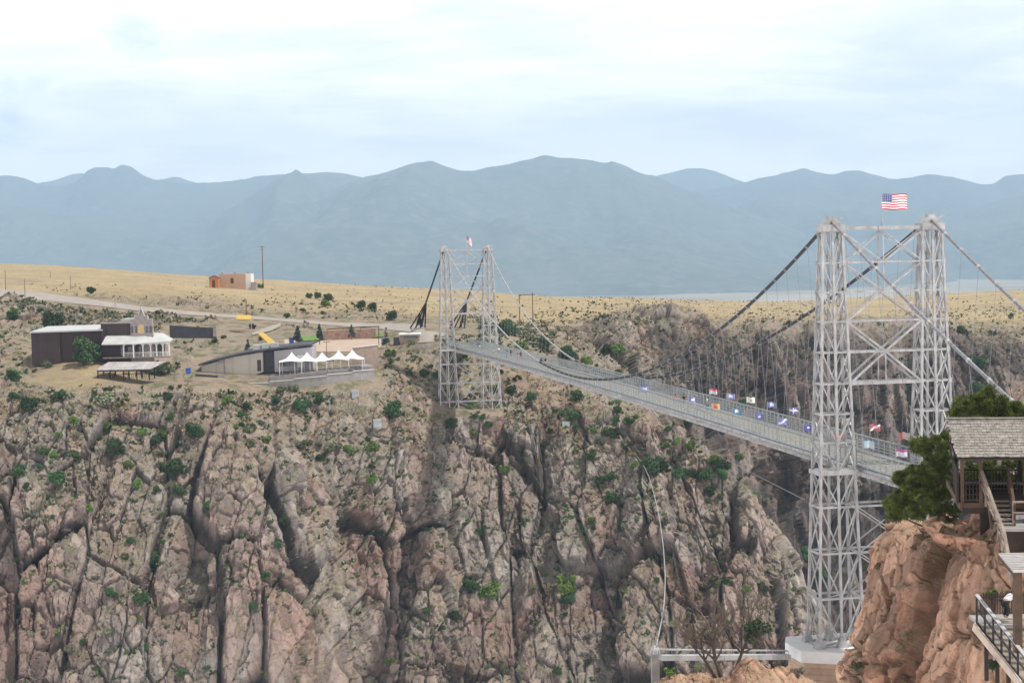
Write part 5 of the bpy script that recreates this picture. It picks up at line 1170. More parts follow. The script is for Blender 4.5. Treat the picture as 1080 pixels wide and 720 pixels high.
VG = [('juniper',15,336,17,'round dark juniper near the left edge above the hall'),('juniper',56,347,30,'large dark juniper on the boulders behind the hall roof'),('juniper',88,380+20,36,'wide dark green tree hiding the middle of the brown hall',1.2),
 ('juniper',96,309,11,'dark bush above the road bank, left part'),('bright',45,385,12,'bright small bush at the left foot of the brown hall'),('sage',51,386,13,'grey green bush beside the brown hall wall'),
 ('sage',174,393,32,'loose grey green tree right of the tin roofed shelter'),('bright',160,394,14,'yellow green bush under the right end of the shelter roof'),('juniper',62,420,18,'dark bush on the rim straight below the hall'),
 ('juniper',30,432,24,'big green bush near the left edge below the hall'),('sage',36,391,8,'small pale bush left of the hall'),('juniper',14,400,16,'dark bush left edge level with the hall base'),('juniper',15,420,14,'dark bush lower left of the hall'),
 ('sage',110,425,30,'sprawling grey green bush on the rim edge below the shelter'),('juniper',176,421,15,'dark small bush on the rim right of the shelter'),('juniper',320,433,23,'large dark bush below the retaining wall'),('juniper',336,424,15,'dark bush touching the retaining wall foot'),
 ('juniper',413,440,27,'round dark bush alone on the slope left of the far tower'),('bright',411,375,15,'bright green bush at the right end of the plaza wall'),('bright',434,363,10,'small bright bush in front of the ticket booth'),
 ('juniper',449,397,13,'dark bush left of the far tower leg'),('juniper',462,398,12,'dark bush touching the far tower left leg'),('juniper',413,336,15,'dark juniper on the slope above the booth'),('juniper',380,325,13,'left dark juniper of the pair above the plaza'),('juniper',393,326,12,'right dark juniper of the pair above the plaza'),
 ('juniper',347,317,12,'dark juniper below the hilltop, right one of three'),('juniper',335,314,11,'dark juniper below the hilltop, middle one of three'),('juniper',327,314,9,'dark juniper below the hilltop, left one of three'),('bright',342,323,14,'green low bush under the three hilltop junipers'),
 ('bright',274,303,9,'green bush at the right of the hilltop pole'),('sage',237,298,8,'small tree in front of the pink building',1.8),('juniper',537,352,26,'large dark tree behind the far bridge end'),('juniper',533,349,18,'dark tree next to the paired poles'),
 ('bright',551,367,15,'bright green bush right of the lamp post'),('juniper',573,366,17,'dark bush behind the bridge right of the poles'),('juniper',600,378,24,'dark green bush beside the cable behind the bridge'),('bright',617,385,18,'bright bush behind the deck, right of the dark one'),
 ('bright',650,374,22,'bright green bush on the slope of the rocky hill'),('juniper',640,372,14,'dark bush next to the bright one on the rocky hill'),('bright',655,396,13,'small green bush above the main cable'),('juniper',692,396,16,'dark bush in the rocks above the cables'),
 ('juniper',1015,350,13,'dark bush on the right plateau edge beyond the backstay'),('juniper',1048,352,9,'tiny dark bush near the right frame edge on the plateau'),('juniper',1032,388,24,'dark bush on the right slope behind the backstay'),('juniper',1032,420,26,'big dark bush lower on the right slope'),
 ('bright',1044,414,12,'bright bush on the right slope above the pavilion pines'),('juniper',60,511,24,'dark bush in the upper left cliff hollow'),('juniper',76,489,20,'dark bush above the other in the upper left cliff'),('juniper',188,500,28,'dark green bush in the rocky hollow left of centre'),('juniper',206,461,24,'dark bush high on the cliff below the shelter'),
 ('bright',146,513,16,'green bush on the left cliff ledge'),('juniper',191,522,16,'small dark bush beneath the hollow bush'),('sage',322,472,22,'pale green bush on the upper slope left of the far tower'),('sage',352,475,22,'grey green bush beside the pale one on the upper slope'),
 ('bright',388,474,18,'green bush on the slope edge below the lone round bush'),('bright',385,509,17,'green bush at the cliff top left of centre'),('juniper',296,548,14,'small dark bush on the pale buttress'),('juniper',148,636,22,'dark bush in the lower left gully'),
 ('bright',515,631,32,'green bush patch in the central cliff pocket'),('juniper',497,622,22,'dark bush left in the central cliff pocket'),('bright',597,628,26,'bright green strip of bush in the steep cleft right of centre',1.6),('juniper',689,497,30,'dark bush at the head of the curved white cable'),
 ('bright',757,487,20,'bright green bush on the spur crest'),('juniper',762,505,18,'dark bush just below the spur crest'),('juniper',748,522,16,'dark bush on the left side of the spur'),('bright',625,454,10,'yellow green bush on the ledge under the bridge'),
 ('juniper',640,460,14,'dark bush under the bridge beside the yellow green one'),('juniper',557,424,16,'dark bush under the far end of the deck'),('juniper',540,415,14,'dark bush right of the far tower feet'),('juniper',521,412,12,'dark bush between the far tower legs and deck'),
 ('juniper',1035,398,10,'small dark bush between the two big ones on the right slope'),('juniper',475,452,18,'dark bush below the far tower base'),('juniper',430,470,16,'dark bush below left of the far tower base'),('sage',260,470,20,'grey bush on the upper left cliff slope'),
 ('juniper',260,432,12,'dark bush on the rim below the cream building'),('bright',237,425,14,'green bush on the rim edge below the yard walls'),('sage',310,411,14,'grey green bush at the foot of the retaining wall'),('sage',296,412,14,'small grey bush in front of the retaining wall')]
for e in VG: plant(e[0], e[1], e[2], e[3], e[4], hs=e[5] if len(e) > 5 else 1.0, P=(at(89, 385, 428) if 'hiding the middle' in e[4] else None))
for px, py, w, lab, kd in [(314,362,12,'blue green spruce left of the lawn','conifer'),(337,360,12,'blue green spruce in the middle of the lawn','conifer'),(371,356,9,'small thin conifer in front of the dark frame','conifer'),(407.5,364,8.5,'slim dark conifer at the right end of the lawn','cypress'),(261.5,371,9,'small spruce behind the cream building roof','conifer'),(443,344,9,'small conifer beside the anchorage','conifer')]:
    plant(kd, px, py, w, lab, P=at(px, py, 458 if px < 420 and px > 290 else (455 if px < 290 else 495)))
# scattered scrub, each one its own
def masks(x, y):
    if y < 338+(x < 500)*0 and x < 640 and y < 300: return None
    if (32 < x < 185 and 340 < y < 408) or (203 < x < 402 and 362 < y < 412) or (285 < x < 420 and 340 < y < 376): return None
    if x < 505:
        a = np.interp(x, RD[:, 0], RD[:, 1]); b = np.interp(x, RD[:, 0], RD[:, 2])
        if a-2 < y < b+7: return None
    return True
cnt = {'juniper': 0, 'bright': 0, 'sage': 0, 'twig': 0}
LB = {'juniper': 'dark green scrub bush', 'bright': 'fresh green bush', 'sage': 'grey green sage bush', 'twig': 'leafless brown bush'}
REG = [(60,330,'between the road and the hall roof'),(20,380,'on the slope left of the brown hall'),(60,420,'on the stony rim below the brown hall'),(150,345,'on the bank under the road above the hall'),(190,375,'on the pink slope left of the cream building'),(190,425,'on the rim below the tin roofed shelter'),
 (250,325,'on the slope below the pink hilltop building'),(330,330,'on the slope under the three hilltop junipers'),(400,330,'on the slope above the ticket booth'),(270,430,'on the rocks below the cream building'),(340,435,'on the slope below the retaining wall'),(420,400,'on the slope left of the far tower'),(430,455,'on the slope below left of the far tower'),
 (500,460,'just below the far tower base'),(490,400,'between the far tower legs'),(560,430,'under the far end of the deck'),(620,450,'on the ledges under mid span'),(520,340,'behind the far bridge end'),(580,370,'behind the deck by the paired poles'),(640,350,'on the rocky hill behind the cables'),(700,350,'on top of the dark back wall'),(800,345,'on the back wall rim left of the near tower'),(920,345,'on the rim seen between the near tower legs'),(1040,350,'on the right plateau edge'),(1030,400,'on the right slope behind the backstay'),
 (700,410,'on the back wall under the cables'),(800,430,'on the back wall behind the flags'),(760,490,'on the spur crest'),(820,560,'on the end of the spur'),(700,520,'on the cliff beside the white cable'),(40,480,'in the upper left cliff'),(40,560,'on the left cliff at the frame edge'),(40,660,'low on the left cliff corner'),(150,480,'on the upper cliff below the hall'),(150,570,'on the cliff left of centre'),(150,670,'in the lower left gully'),
 (250,500,'high on the pale buttress'),(270,600,'on the pale buttress'),(260,690,'at the foot of the pale buttress'),(350,500,'on the upper slope left of the tower'),(370,580,'on the cliff left of the central pocket'),(380,680,'on the lower centre left cliff'),(460,530,'on the cliff under the far tower'),(470,640,'on the cliff left of the green pocket'),(550,520,'on the slabs right under the tower'),(560,620,'near the central green pocket'),(560,700,'at the bottom centre cliff'),(630,540,'above the steep green cleft'),(640,640,'beside the steep green cleft'),(740,620,'on the cliff left of the dead tree'),(800,640,'on the cliff behind the dead tree')]
r2 = random.Random(5); BND = []
tries = 0
while sum(cnt.values()) < 460 and tries < 9000:
    tries += 1
    z = r2.random()
    if z < .40: x, y = r2.uniform(0, 660), r2.uniform(322, 480)
    elif z < .75: x, y = r2.uniform(0, 870), r2.uniform(440, 715)
    elif z < .90: x, y = r2.uniform(560, 1075), r2.uniform(330, 420)
    else: x, y = r2.uniform(640, 850), r2.uniform(330, 560)
    if not masks(x, y): continue
    k = r2.choices(['juniper', 'bright', 'sage', 'twig'], [.42, .17, .25, .16])[0]
    if cnt[k] >= 290: continue
    if y < 335 and 640 > x and r2.random() < .6: continue
    p = ground(x, y)
    w = math.exp(r2.uniform(math.log(4.2 if y < 440 else 6), math.log(22 if y > 420 else 9)))*(.8 if k != 'juniper' else 1)
    if vnoise(np.array([[x/45, y/45, 3.3]]), 4)[0] < .12 and r2.random() < .9: continue
    r0 = min(REG, key=lambda q: math.hypot((q[0]-x)/1.2, q[1]-y)); rg = r0[2]; qd = ('upper' if y < r0[1]-9 else 'lower' if y > r0[1]+9 else 'middle')+(' left' if x < r0[0]-12 else ' right' if x > r0[0]+12 else ' centre'); sz = 'tiny' if w < 5 else 'small' if w < 8 else 'broad'
    cnt[k] += 1; plant(k, x, y, w, sz+' '+LB[k].replace(' scrub', '').replace('grey green sage', 'grey sage')+' '+rg+', '+qd, sz+' '+LB[k]+'es '+rg, P=p)
# ground cover: dry tufts, low sage and stones nobody could count, one object each
TPN = normals(TP).reshape(-1, 3)[:, 2]
def cover(name, m, n, seed, size, label, yr, tuft):
    r = np.random.RandomState(seed); nz_ = vnoise(np.stack([PX[::1, ::1].reshape(-1)/38.0, PY.reshape(-1)/26.0, PY.reshape(-1)*0+seed], 1), seed)
    okm = (TPX.reshape(-1) > -20) & (TPX.reshape(-1) < 1100) & (PYf > yr[0]) & (PYf < yr[1]) & (nz_ > -.2) & (flat.reshape(-1) < .3) & (TPN > np.where(PYf > 440, .66, .3))
    idx = r.choice(np.nonzero(okm)[0], n); c = TP.reshape(-1, 3)[idx]; k = 7 if tuft else 0; V = []
    for j in range(7):
        d = r.normal(size=(n, 3)); d[:, 2] = abs(d[:, 2])*.8+.15; d /= np.linalg.norm(d, axis=1)[:, None]; b = np.cross(d, r.normal(size=(n, 3))); b /= np.linalg.norm(b, axis=1)[:, None]
        s_ = (size*(.5+r.rand(n)))[:, None]; a0 = c+d*s_*.1; V.append(np.stack([a0-b*s_*.22, a0+b*s_*.22, a0+d*s_+b*s_*.3, a0+d*s_-b*s_*.3], 1))
    V = np.concatenate(V).reshape(-1, 3); m_ = len(V)//4; me = bpy.data.meshes.new(name); me.vertices.add(4*m_); me.vertices.foreach_set('co', V.reshape(-1).astype(np.float32)); me.loops.add(4*m_); me.loops.foreach_set('vertex_index', np.arange(4*m_, dtype=np.int32)); me.polygons.add(m_); me.polygons.foreach_set('loop_start', np.arange(0, 4*m_, 4, dtype=np.int32)); me.update(calc_edges=True); me.materials.append(m)
    o = bpy.data.objects.new(name, me); COL.objects.link(o); tag(o, label, kind='stuff')
cover('low_scrub', M['juniper'], 2000, 3, .7, 'low dark scrub scattered over the canyon rim and ledges', (318, 760), True)
cover('sage_scrub', M['sage'], 3000, 4, .55, 'low grey green sage scattered over the stony slopes', (312, 760), True)
cover('dry_grass', mat('dry_grass', (.27, .22, .13), .95, 0, .2, .2), 4000, 6, .45, 'tufts of dry golden grass', (300, 480), True)
# dead tree and leafy branch in front of the gorge
def dead_tree():
    b = at(762, 722, 168); t = thing('dead_tree', 'bare grey tree with crooked branches in front of the gorge', 'tree', b); rr = random.Random(4); mb = MB(); s = 168/F
    def br(p, d, l, r, lv):
        pts = [p]; q = p
        for k in range(4):
            d = (d+Vector((rr.uniform(-.22, .22), rr.uniform(-.22, .22), rr.uniform(-.08, .14)))).normalized(); q = q+d*l/4; pts.append(q)
            if lv < 3 and k > 0:
                for _ in range(2 if lv else 3):
                    nd = (d*.5+Vector((rr.uniform(-1, 1), rr.uniform(-.8, .8), rr.uniform(-.1, .7)))).normalized(); br(q, nd, l*rr.uniform(.4, .62), r*.45, lv+1)
        mb.tube(pts, [r*(1-.2*i) for i in range(5)], 5)
    br(Vector((0, 0, 0)), Vector((-.1, 0, 1)), 62*s, .30, 0); br(Vector((-.6, 0, .5)), Vector((-.42, 0, 1)), 48*s, .22, 0); br(Vector((.9, 0, .5)), Vector((.22, 0, 1)), 60*s, .25, 0)
    mb.build('trunk', M['bark'], t)
    me, C = leafy(90, 900, 9, 18*s, 26*s, .16, m='juniper'); o = bpy.data.objects.new('foliage', me); COL.objects.link(o); o.parent = t; o.location = (37*s, .4, 42*s)
dead_tree()

# ------------------------------------------------------------------ near cliff on the right
def rock_sheet(name, rows, m, label, seed, n_u, n_v, big=.5, S=.22, kind='structure', amp=None):
    NT = np.array(rows, float)                        # (T, C, 3) px, py, Y
    T, C = NT.shape[:2]
    A = pchip(np.arange(float(C)), np.swapaxes(NT, 0, 1), np.linspace(0, C-1, n_u))
    A = pchip(np.arange(float(T)), np.swapaxes(A, 0, 1), np.linspace(0, T-1, n_v))
    P = build_points(A[..., 0], A[..., 1], A[..., 2]); Nn = normals(P)
    for _ in range(2):
        for ax in (0, 1):
            K = 15; c_ = np.cumsum(np.concatenate([np.repeat(Nn.take([0], ax), K//2+1, ax), Nn, np.repeat(Nn.take([-1], ax), K//2, ax)], ax), ax); n_ = Nn.shape[ax]; Nn = (np.take(c_, np.arange(K, K+n_), ax)-np.take(c_, np.arange(0, n_), ax))/K
    Nn /= np.linalg.norm(Nn, axis=-1, keepdims=True)+1e-9
    k = amp(A[..., 0], A[..., 1]).reshape(-1) if amp else 1
    db1, jb1 = relief_big(P.reshape(-1, 3), big, seed, S)
    P1_ = P+Nn*blur((db1*k*.8).reshape(P.shape[:2]), 3)[..., None]; N1_ = blur(normals(P1_), 7, 2)+Nn; N1_ /= np.linalg.norm(N1_, axis=-1, keepdims=True)+1e-9
    ds1, c1, c2, jn = relief_fine(P1_.reshape(-1, 3), seed, S); jn = np.clip(jn+jb1*.7, 0, 1)
    P2 = P1_+N1_*(ds1*.6).reshape(P.shape[:2])[..., None]
    red = sm(fbm(P.reshape(-1, 3)/3.0, 3, 5+seed), .1, .5)*.6
    o = grid_mesh(name, P2, m, {'cell': c1, 'cell2': c2, 'grass': np.zeros(len(c1)), 'red': red, 'joint': jn*.8, 'dark': np.zeros(len(c1))}); tag(o, label, kind=kind); return o, P2
rows = []
for y, e, dy, crest in [(860,868,-6,0),(720,888,-3.5,0),(660,917,-1.5,0),(610,929,0,0),(575,939,1.5,0),(550,962,4,1)]:
    r_ = [(e+230, y-4*crest, 150+dy), (e+45, y, 128+dy), (e-1, y+2*crest, 112+dy), (e+10, y, 106+dy), (e+34, y-4*crest, 101+dy), (max(e+66, 975) if not crest else 1000, y-10*crest, 91+dy*.7), (1030, y-6*crest, 85.3+dy*.6), (1075, y+3*crest, 83.3+dy*.5), (1220, y, 80.5+dy*.5)]
    rows.append(r_)
top = rows[-1]; rows.append([(a+(6 if a < 1000 else 0), b+14, c+6) for a, b, c in top]); rows.append([(a+20, b+90, c+12) for a, b, c in top])
near, NP = rock_sheet('near_cliff', rows, M['rock_red'], 'reddish granite outcrop under the wooden overlook, right foreground', 3, 620, 620, .40, .62)
# small tan outcrop at the bottom centre
rows = [[(620,800,150),(690,790,152),(735,770,156),(770,760,156),(795,740,152),(830,745,156),(870,760,158),(930,790,160)],
        [(640,740,158),(690,722,160),(725,712,162),(760,712,162),(785,704,158),(822,706,161),(862,716,164),(920,740,166)],
        [(640,730,162),(690,712,164),(720,702,166),(755,704,165),(789,693,160),(822,692,164),(852,706,167),(920,736,170)],
        [(640,745,166),(690,716,168),(720,706,169),(755,708,168),(791,684,161.5),(822,698,167),(852,712,170),(920,742,173)],
        [(640,800,170),(690,790,172),(720,790,173),(755,790,172),(793,700,164),(822,790,171),(852,790,174),(920,790,176)]]
rows = [[(a, b+9, c) for a, b, c in r_] for r_ in rows]
rock_sheet('rock_outcrop', rows, M['rock_red'], 'tan rounded outcrop at the bottom centre', 8, 300, 160, .30, .28)
for kd, px, py, w, lab, Y in [('bright', 706, 712, 16, 'bright green bush at the foot of the slim pylon', 164), ('sage', 738, 706, 14, 'grey bush on the tan outcrop at bottom centre', 163), ('twig', 842, 712, 16, 'bare bush beside the pier base', 165), ('sage', 945, 575, 26, 'olive bush on the dark crag left of the red outcrop', 108), ('sage', 928, 600, 15, 'golden grey bush hanging on the dark crag', 107),
                              ('bright', 1046, 632, 20, 'yellow green bush behind the picket fence', 81), ('juniper', 1047, 706, 16, 'dark bush under the walkway stringer', 76), ('sage', 905, 706, 20, 'low green bush at the left foot of the red outcrop', 100)]:
    plant(kd, px, py, w, lab, P=at(px, py, Y))

# ------------------------------------------------------------------ overlook pavilion
pv = thing('overlook_pavilion', 'dark timber overlook pavilion with a grey shingle roof above the red outcrop', 'pavilion', at(1013, 530, 88), -.2); o = pv.location
zf = o.z; x0, y0 = o.x, o.y
fl = MB(); fl.box(0, 0, -.25, 6.8, 5.2, 0); fl.build('floor', M['wood'], pv)
pb = MB(); pb.box(1.0, .6, -2.2, 1.45, 1.2, -.25); pb.box(5.6, .6, -2.5, 6.0, 1.2, -.25); pb.box(1, 4, -6, 1.5, 4.5, -.25); pb.box(.1, .1, -.55, 6.8, .35, -.25)
pb.build('support', M['wood_dark'], pv)
sk = MB(); sk.prism([(-.45, 5.6, .15), (-.05, -.1, -.35), (-.05, -.1, .0), (-.45, 5.6, .45)], (.12, 0, 0)); sk.build('skirt', M['wood'], pv)
def zpix(py, Y): return float(at(1040, py, Y).z-zf)
ez, rz_ = zpix(479, 87.2), zpix(441.5, 90.5)
for x in (.1, 1.0, 2.55, 3.15, 4.1, 6.6):
    if x in (2.55,): continue
    p_ = MB(); p_.box(x-.09, 0, 0, x+.09, .18, ez); p_.build('post', M['wood'], pv)
for x in (.0, 3.3, 6.6): p_ = MB(); p_.box(x-.09, 5.0, 0, x+.09, 5.18, ez); p_.build('post', M['wood_dark'], pv)
bm_ = MB(); bm_.beam((-.3, .1, ez-.1), (7, .1, ez-.1), .18, .25); bm_.beam((-.3, 5.1, ez-.1), (7, 5.1, ez-.1), .18, .25)
for x in (-.2, 1.5, 3.2, 5, 6.8): bm_.beam((x, .1, ez-.1), (x, 5.1, ez-.1), .14, .2); bm_.beam((x, .1, ez), (x, 2.6, rz_-.1), .12, .16); bm_.beam((x, 5.1, ez), (x, 2.6, rz_-.1), .12, .16)
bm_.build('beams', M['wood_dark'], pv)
# railings
def rail_run(mb, a, b, h=1.05, step=.16, mid=True):
    a, b = Vector(a), Vector(b); n = int((b-a).length/step)
    mb.beam(a+Vector((0, 0, h)), b+Vector((0, 0, h)), .12, .07); mb.beam(a+Vector((0, 0, .14)), b+Vector((0, 0, .14)), .07)
    if mid: mb.beam(a+Vector((0, 0, .42)), b+Vector((0, 0, .42)), .05)
    for k in range(n+1): p_ = a.lerp(b, k/n); mb.beam(p_+Vector((0, 0, .05)), p_+Vector((0, 0, h)), .05)
rl = MB(); rail_run(rl, (.1, .05, 0), (1.5, .05, 0)); rail_run(rl, (2.75, .05, 0), (6.8, .05, 0)); rail_run(rl, (.05, .1, 0), (-.2, 5.1, 0)); rail_run(rl, (0, 5.1, 0), (6.8, 5.1, 0))
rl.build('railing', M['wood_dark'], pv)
sp_ = MB(); sp_.box(-.12, .2, 0, -.05, 5.0, 1.7)
for k in range(24): sp_.box(-.16, .2+k*.2, -.1, -.12, .32+k*.2, 1.75)
sp_.build('side_screen', M['wood_dark'], pv)
bp_ = MB(); bp_.box(0, 5.2, 0, 6.8, 5.26, .5); bp_.build('bench_back', M['wood_grey'], pv)
bn = MB(); bn.box(.4, 4.0, .42, 6.5, 4.5, .5); bn.build('bench', M['wood_grey'], pv)
# shingled roof: courses of individually sized shingles
rf = MB(); rr = random.Random(3)
def course(ya, za, yb, zb, ncr, xl, xr, xl2):
    for c in range(ncr):
        f0, f1 = c/ncr, (c+1.35)/ncr; x = xl+(xl2-xl)*f0-rr.random()*.15
        while x < xr:
            w_ = rr.uniform(.12, .26); j = rr.uniform(-.02, .02); lo = f0+j/2.9
            a0 = Vector((x, ya+(yb-ya)*lo, za+(zb-za)*lo+.045+rr.uniform(0, .015))); b0 = Vector((x, ya+(yb-ya)*f1, za+(zb-za)*f1+.005))
            rf.add([a0, a0+Vector((w_-.012, 0, 0)), b0+Vector((w_-.012, 0, 0)), b0, a0-Vector((0, 0, .03)), a0+Vector((w_-.012, 0, -.03))], [(0, 1, 2, 3), (4, 5, 1, 0)]); x += w_
course(-.85, ez-.12, 2.6, rz_, 14, -.15, 7.4, -.5); course(6.05, ez-.12, 2.6, rz_, 12, -.15, 7.4, -.5)
sh_m = mat('grey_shingles', (.12, .112, .10), .95, 0, .3, 3.5, two=(.29, .27, .24), bump=.3); roof_ = rf.build('roof', sh_m, pv)
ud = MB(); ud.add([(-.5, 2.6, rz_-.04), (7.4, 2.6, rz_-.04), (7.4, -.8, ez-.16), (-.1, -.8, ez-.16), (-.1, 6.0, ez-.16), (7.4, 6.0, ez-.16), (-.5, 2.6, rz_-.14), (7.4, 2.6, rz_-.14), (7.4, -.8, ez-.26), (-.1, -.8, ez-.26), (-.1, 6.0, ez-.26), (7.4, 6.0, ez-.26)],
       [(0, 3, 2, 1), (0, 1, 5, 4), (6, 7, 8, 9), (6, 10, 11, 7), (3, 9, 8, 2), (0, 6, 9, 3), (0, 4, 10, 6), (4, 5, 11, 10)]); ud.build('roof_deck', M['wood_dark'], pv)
gb = MB(); gb.prism([(-.12, .1, ez-.05), (-.12, 5.1, ez-.05), (-.12, 2.6, rz_-.15)], (.06, 0, 0)); gb.build('gable', M['wood_dark'], pv)
rc = MB(); rc.beam((-.52, 2.6, rz_+.06), (7.4, 2.6, rz_+.06), .3, .06); rc.build('ridge_cap', sh_m, roof_)
# ------------------------------------------------------------------ stairs down from the pavilion
def V3(px, py, Y): return at(px, py, Y)
ss = thing('timber_stairs', 'short flight of timber steps leading down from the pavilion', 'stairs', V3(1055, 553, 85.5)); o = ss.location
for k in range(6):
    f = k/5; a_ = V3(1043+4*f, 528+24*f, 87.8-2.2*f); b_ = V3(1064+5*f, 528+24*f, 87.8-2.2*f); mb = MB(); mb.beam(a_-o, b_-o, .34, .07); mb.build('tread', M['wood_grey'], ss)
    if k < 5: mb = MB(); mb.beam(a_-o+Vector((0, -.1, -.16)), b_-o+Vector((0, -.1, -.16)), .04, .2); mb.build('riser', M['wood_dark'], ss)
mb = MB()
for xa, xb in ((1042, 1046), (1065, 1070)): mb.beam(V3(xa, 529, 87.9)-o, V3(xb, 555, 85.4)-o, .1, .3)
mb.build('stringer', M['wood'], ss)
ld = thing('landing', 'pale flat landing at the foot of the timber steps', 'landing', V3(1070, 556, 84.5)); o = ld.location
mb = MB(); c4 = [V3(1059, 557, 84.4), V3(1110, 557, 84.4), V3(1110, 551.5, 86.5), V3(1057, 551.5, 86.5)]; mb.prism([c-o for c in c4], (0, 0, -.15)); mb.build('slab', M['grey_conc'], ld)
mb = MB(); mb.prism([c-o+Vector((.02, .05, -.16)) for c in c4], (0, 0, -1.2)); mb.build('base', M['wood_dark'], ld)
def stair_rail(name, label, pts, drop, m, post=.09, nposts=8, mids=(.5,)):
    t = thing(name, label, 'railing', V3(*pts[0])-Vector((0, 0, drop))); o = t.location; P = [V3(*p_)-o for p_ in pts]
    mb = MB()
    for a_, b_ in zip(P, P[1:]):
        mb.beam(a_, b_, .14, .08)
    mb.build('handrail', m, t); mb = MB()
    for q_ in mids:
        for a_, b_ in zip(P, P[1:]): mb.beam(a_-Vector((0, 0, drop*q_)), b_-Vector((0, 0, drop*q_)), .07, .07)
    mb.build('mid_rail', m, t)
    L_ = [0]
    for a_, b_ in zip(P, P[1:]): L_.append(L_[-1]+(b_-a_).length)
    for k in range(nposts):
        s_ = L_[-1]*k/(nposts-1); i = max(0, min(len(P)-2, int(np.searchsorted(L_, s_))-1)); f = (s_-L_[i])/(L_[i+1]-L_[i]); p_ = P[i].lerp(P[i+1], f)
        mb = MB(); mb.beam(p_, p_-Vector((0, 0, drop+.1)), post); mb.build('post', m, t)
    return t
stair_rail('stair_railing', 'long grey wooden railing following the steps from the pavilion downhill', [(1035, 495, 87.9), (1049, 534, 86.0), (1059, 560, 84), (1064, 586, 82), (1077, 617, 80)], 1.15, M['wood_grey'], .09, 12, (.3, .62))
stair_rail('stair_railing', 'short brown handrail on the right side of the pavilion steps', [(1063.5, 494, 87.9), (1070, 533, 85.8)], 1.15, M['wood'], .09, 4, (.55,))
stair_rail('stair_railing', 'thin pale rail in front of the landing at the right edge', [(1068, 529, 85), (1112, 529, 85)], 1.05, M['wood_grey'], .05, 4, (.5,))
# lower walkway
t = stair_rail('walkway_railing', 'dark metal railing with pale handrail along the lower walkway', [(1030, 628, 78), (1048, 650.5, 76.6), (1066, 673, 75.2), (1100, 716, 72.5)], 1.28, M['steel_dark'], .08, 9, (.45, .92))
mb = MB(); o = t.location; P = [V3(*p_)-o+Vector((0, 0, .06)) for p_ in [(1030, 628, 78), (1048, 650.5, 76.6), (1066, 673, 75.2), (1100, 716, 72.5)]]
for a_, b_ in zip(P, P[1:]): mb.beam(a_, b_, .16, .05)
mb.build('cap_rail', M['cable_light'], t)
wk = thing('walkway', 'pale planked lower walkway descending at the right edge', 'walkway', V3(1030, 658, 78)); o = wk.location
a0, b0 = V3(1028, 657, 78), V3(1101, 748, 72.4); off = Vector((2.6, .6, 0))
mb = MB(); mb.prism([a0-o, b0-o, b0+off-o, a0+off-o], (0, 0, -.12)); mb.build('deck', M['wood_grey'], wk)
mb = MB(); mb.beam(a0-o+Vector((-.06, -.06, -.12)), b0-o+Vector((-.06, -.06, -.12)), .1, .36); mb.build('stringer', mat('pale_board', (.40, .33, .27), .9, 0, .15, 2), wk)
mb = MB()
for k in range(6):
    p_ = a0.lerp(b0, (k+.5)/6)-o+Vector((.4, .5, -.2)); mb.beam(p_, p_-Vector((0, 0, 2.2)), .16)
mb.build('support', M['wood_dark'], wk)
pf_ = thing('viewing_platform', 'small pale viewing platform where a person leans over', 'platform', V3(1062, 655, 78.5)); o = pf_.location
mb = MB(); mb.prism([(-1.3, -.7, 0), (2.4, -.9, 0), (2.4, 1.6, 0), (-1.3, 1.6, 0)], (0, 0, -.15)); mb.build('deck', M['grey_conc'], pf_)
fc = thing('picket_fence', 'dark picket fence behind the leaning person', 'fence', V3(1034, 655, 80)); o = fc.location; mb = MB(); a_ = V3(1034, 655, 80)-o; b_ = V3(1090, 651, 81.0)-o
n = 34
for k in range(n+1): p_ = a_.lerp(b_, k/n); mb.beam(p_, p_+Vector((0, 0, 1.25+.04*(k % 3))), .045)
mb.build('pickets', M['wood_dark'], fc); mb = MB(); mb.beam(a_+Vector((0, -.03, 1.1)), b_+Vector((0, -.03, 1.1)), .05, .08); mb.beam(a_+Vector((0, -.03, .2)), b_+Vector((0, -.03, .2)), .05, .08); mb.build('rails', M['wood_dark'], fc)
sr = thing('slatted_shelter', 'grey slatted shade roof on a stout brown post at the right edge', 'shelter', V3(1073.5, 680, 74.8)); o = sr.location
mb = MB(); tz = V3(1073.5, 603, 74.8).z-o.z; mb.box(-.16, -.16, -.3, .16, .16, tz); mb.build('post', M['wood'], sr)
mb = MB(); a_, b_ = V3(1056, 588, 78.6)-o, V3(1071, 606, 74.4)-o; mb.beam(a_, b_, .14, .22); mb.build('frame', M['wood'], sr); mb = MB(); mb.beam(a_+Vector((3, 0, 0)), b_+Vector((3, 0, 0)), .14, .22); mb.build('frame', M['wood'], sr)
mb = MB()
for k in range(11): p_ = a_.lerp(b_, k/10)+Vector((-.1, 0, .16)); mb.beam(p_, p_+Vector((3.4, 0, 0)), .16, .09)
mb.build('slats', mat('grey_slats', (.34, .33, .32), .8, 0, .2, 2), sr)
person(V3(1061, 652.5, 78.4)+Vector((0, 0, .02)), 1.9, 'person in a white shirt bending forward on the small viewing platform', cw, ck, 'bend', lvl=2)
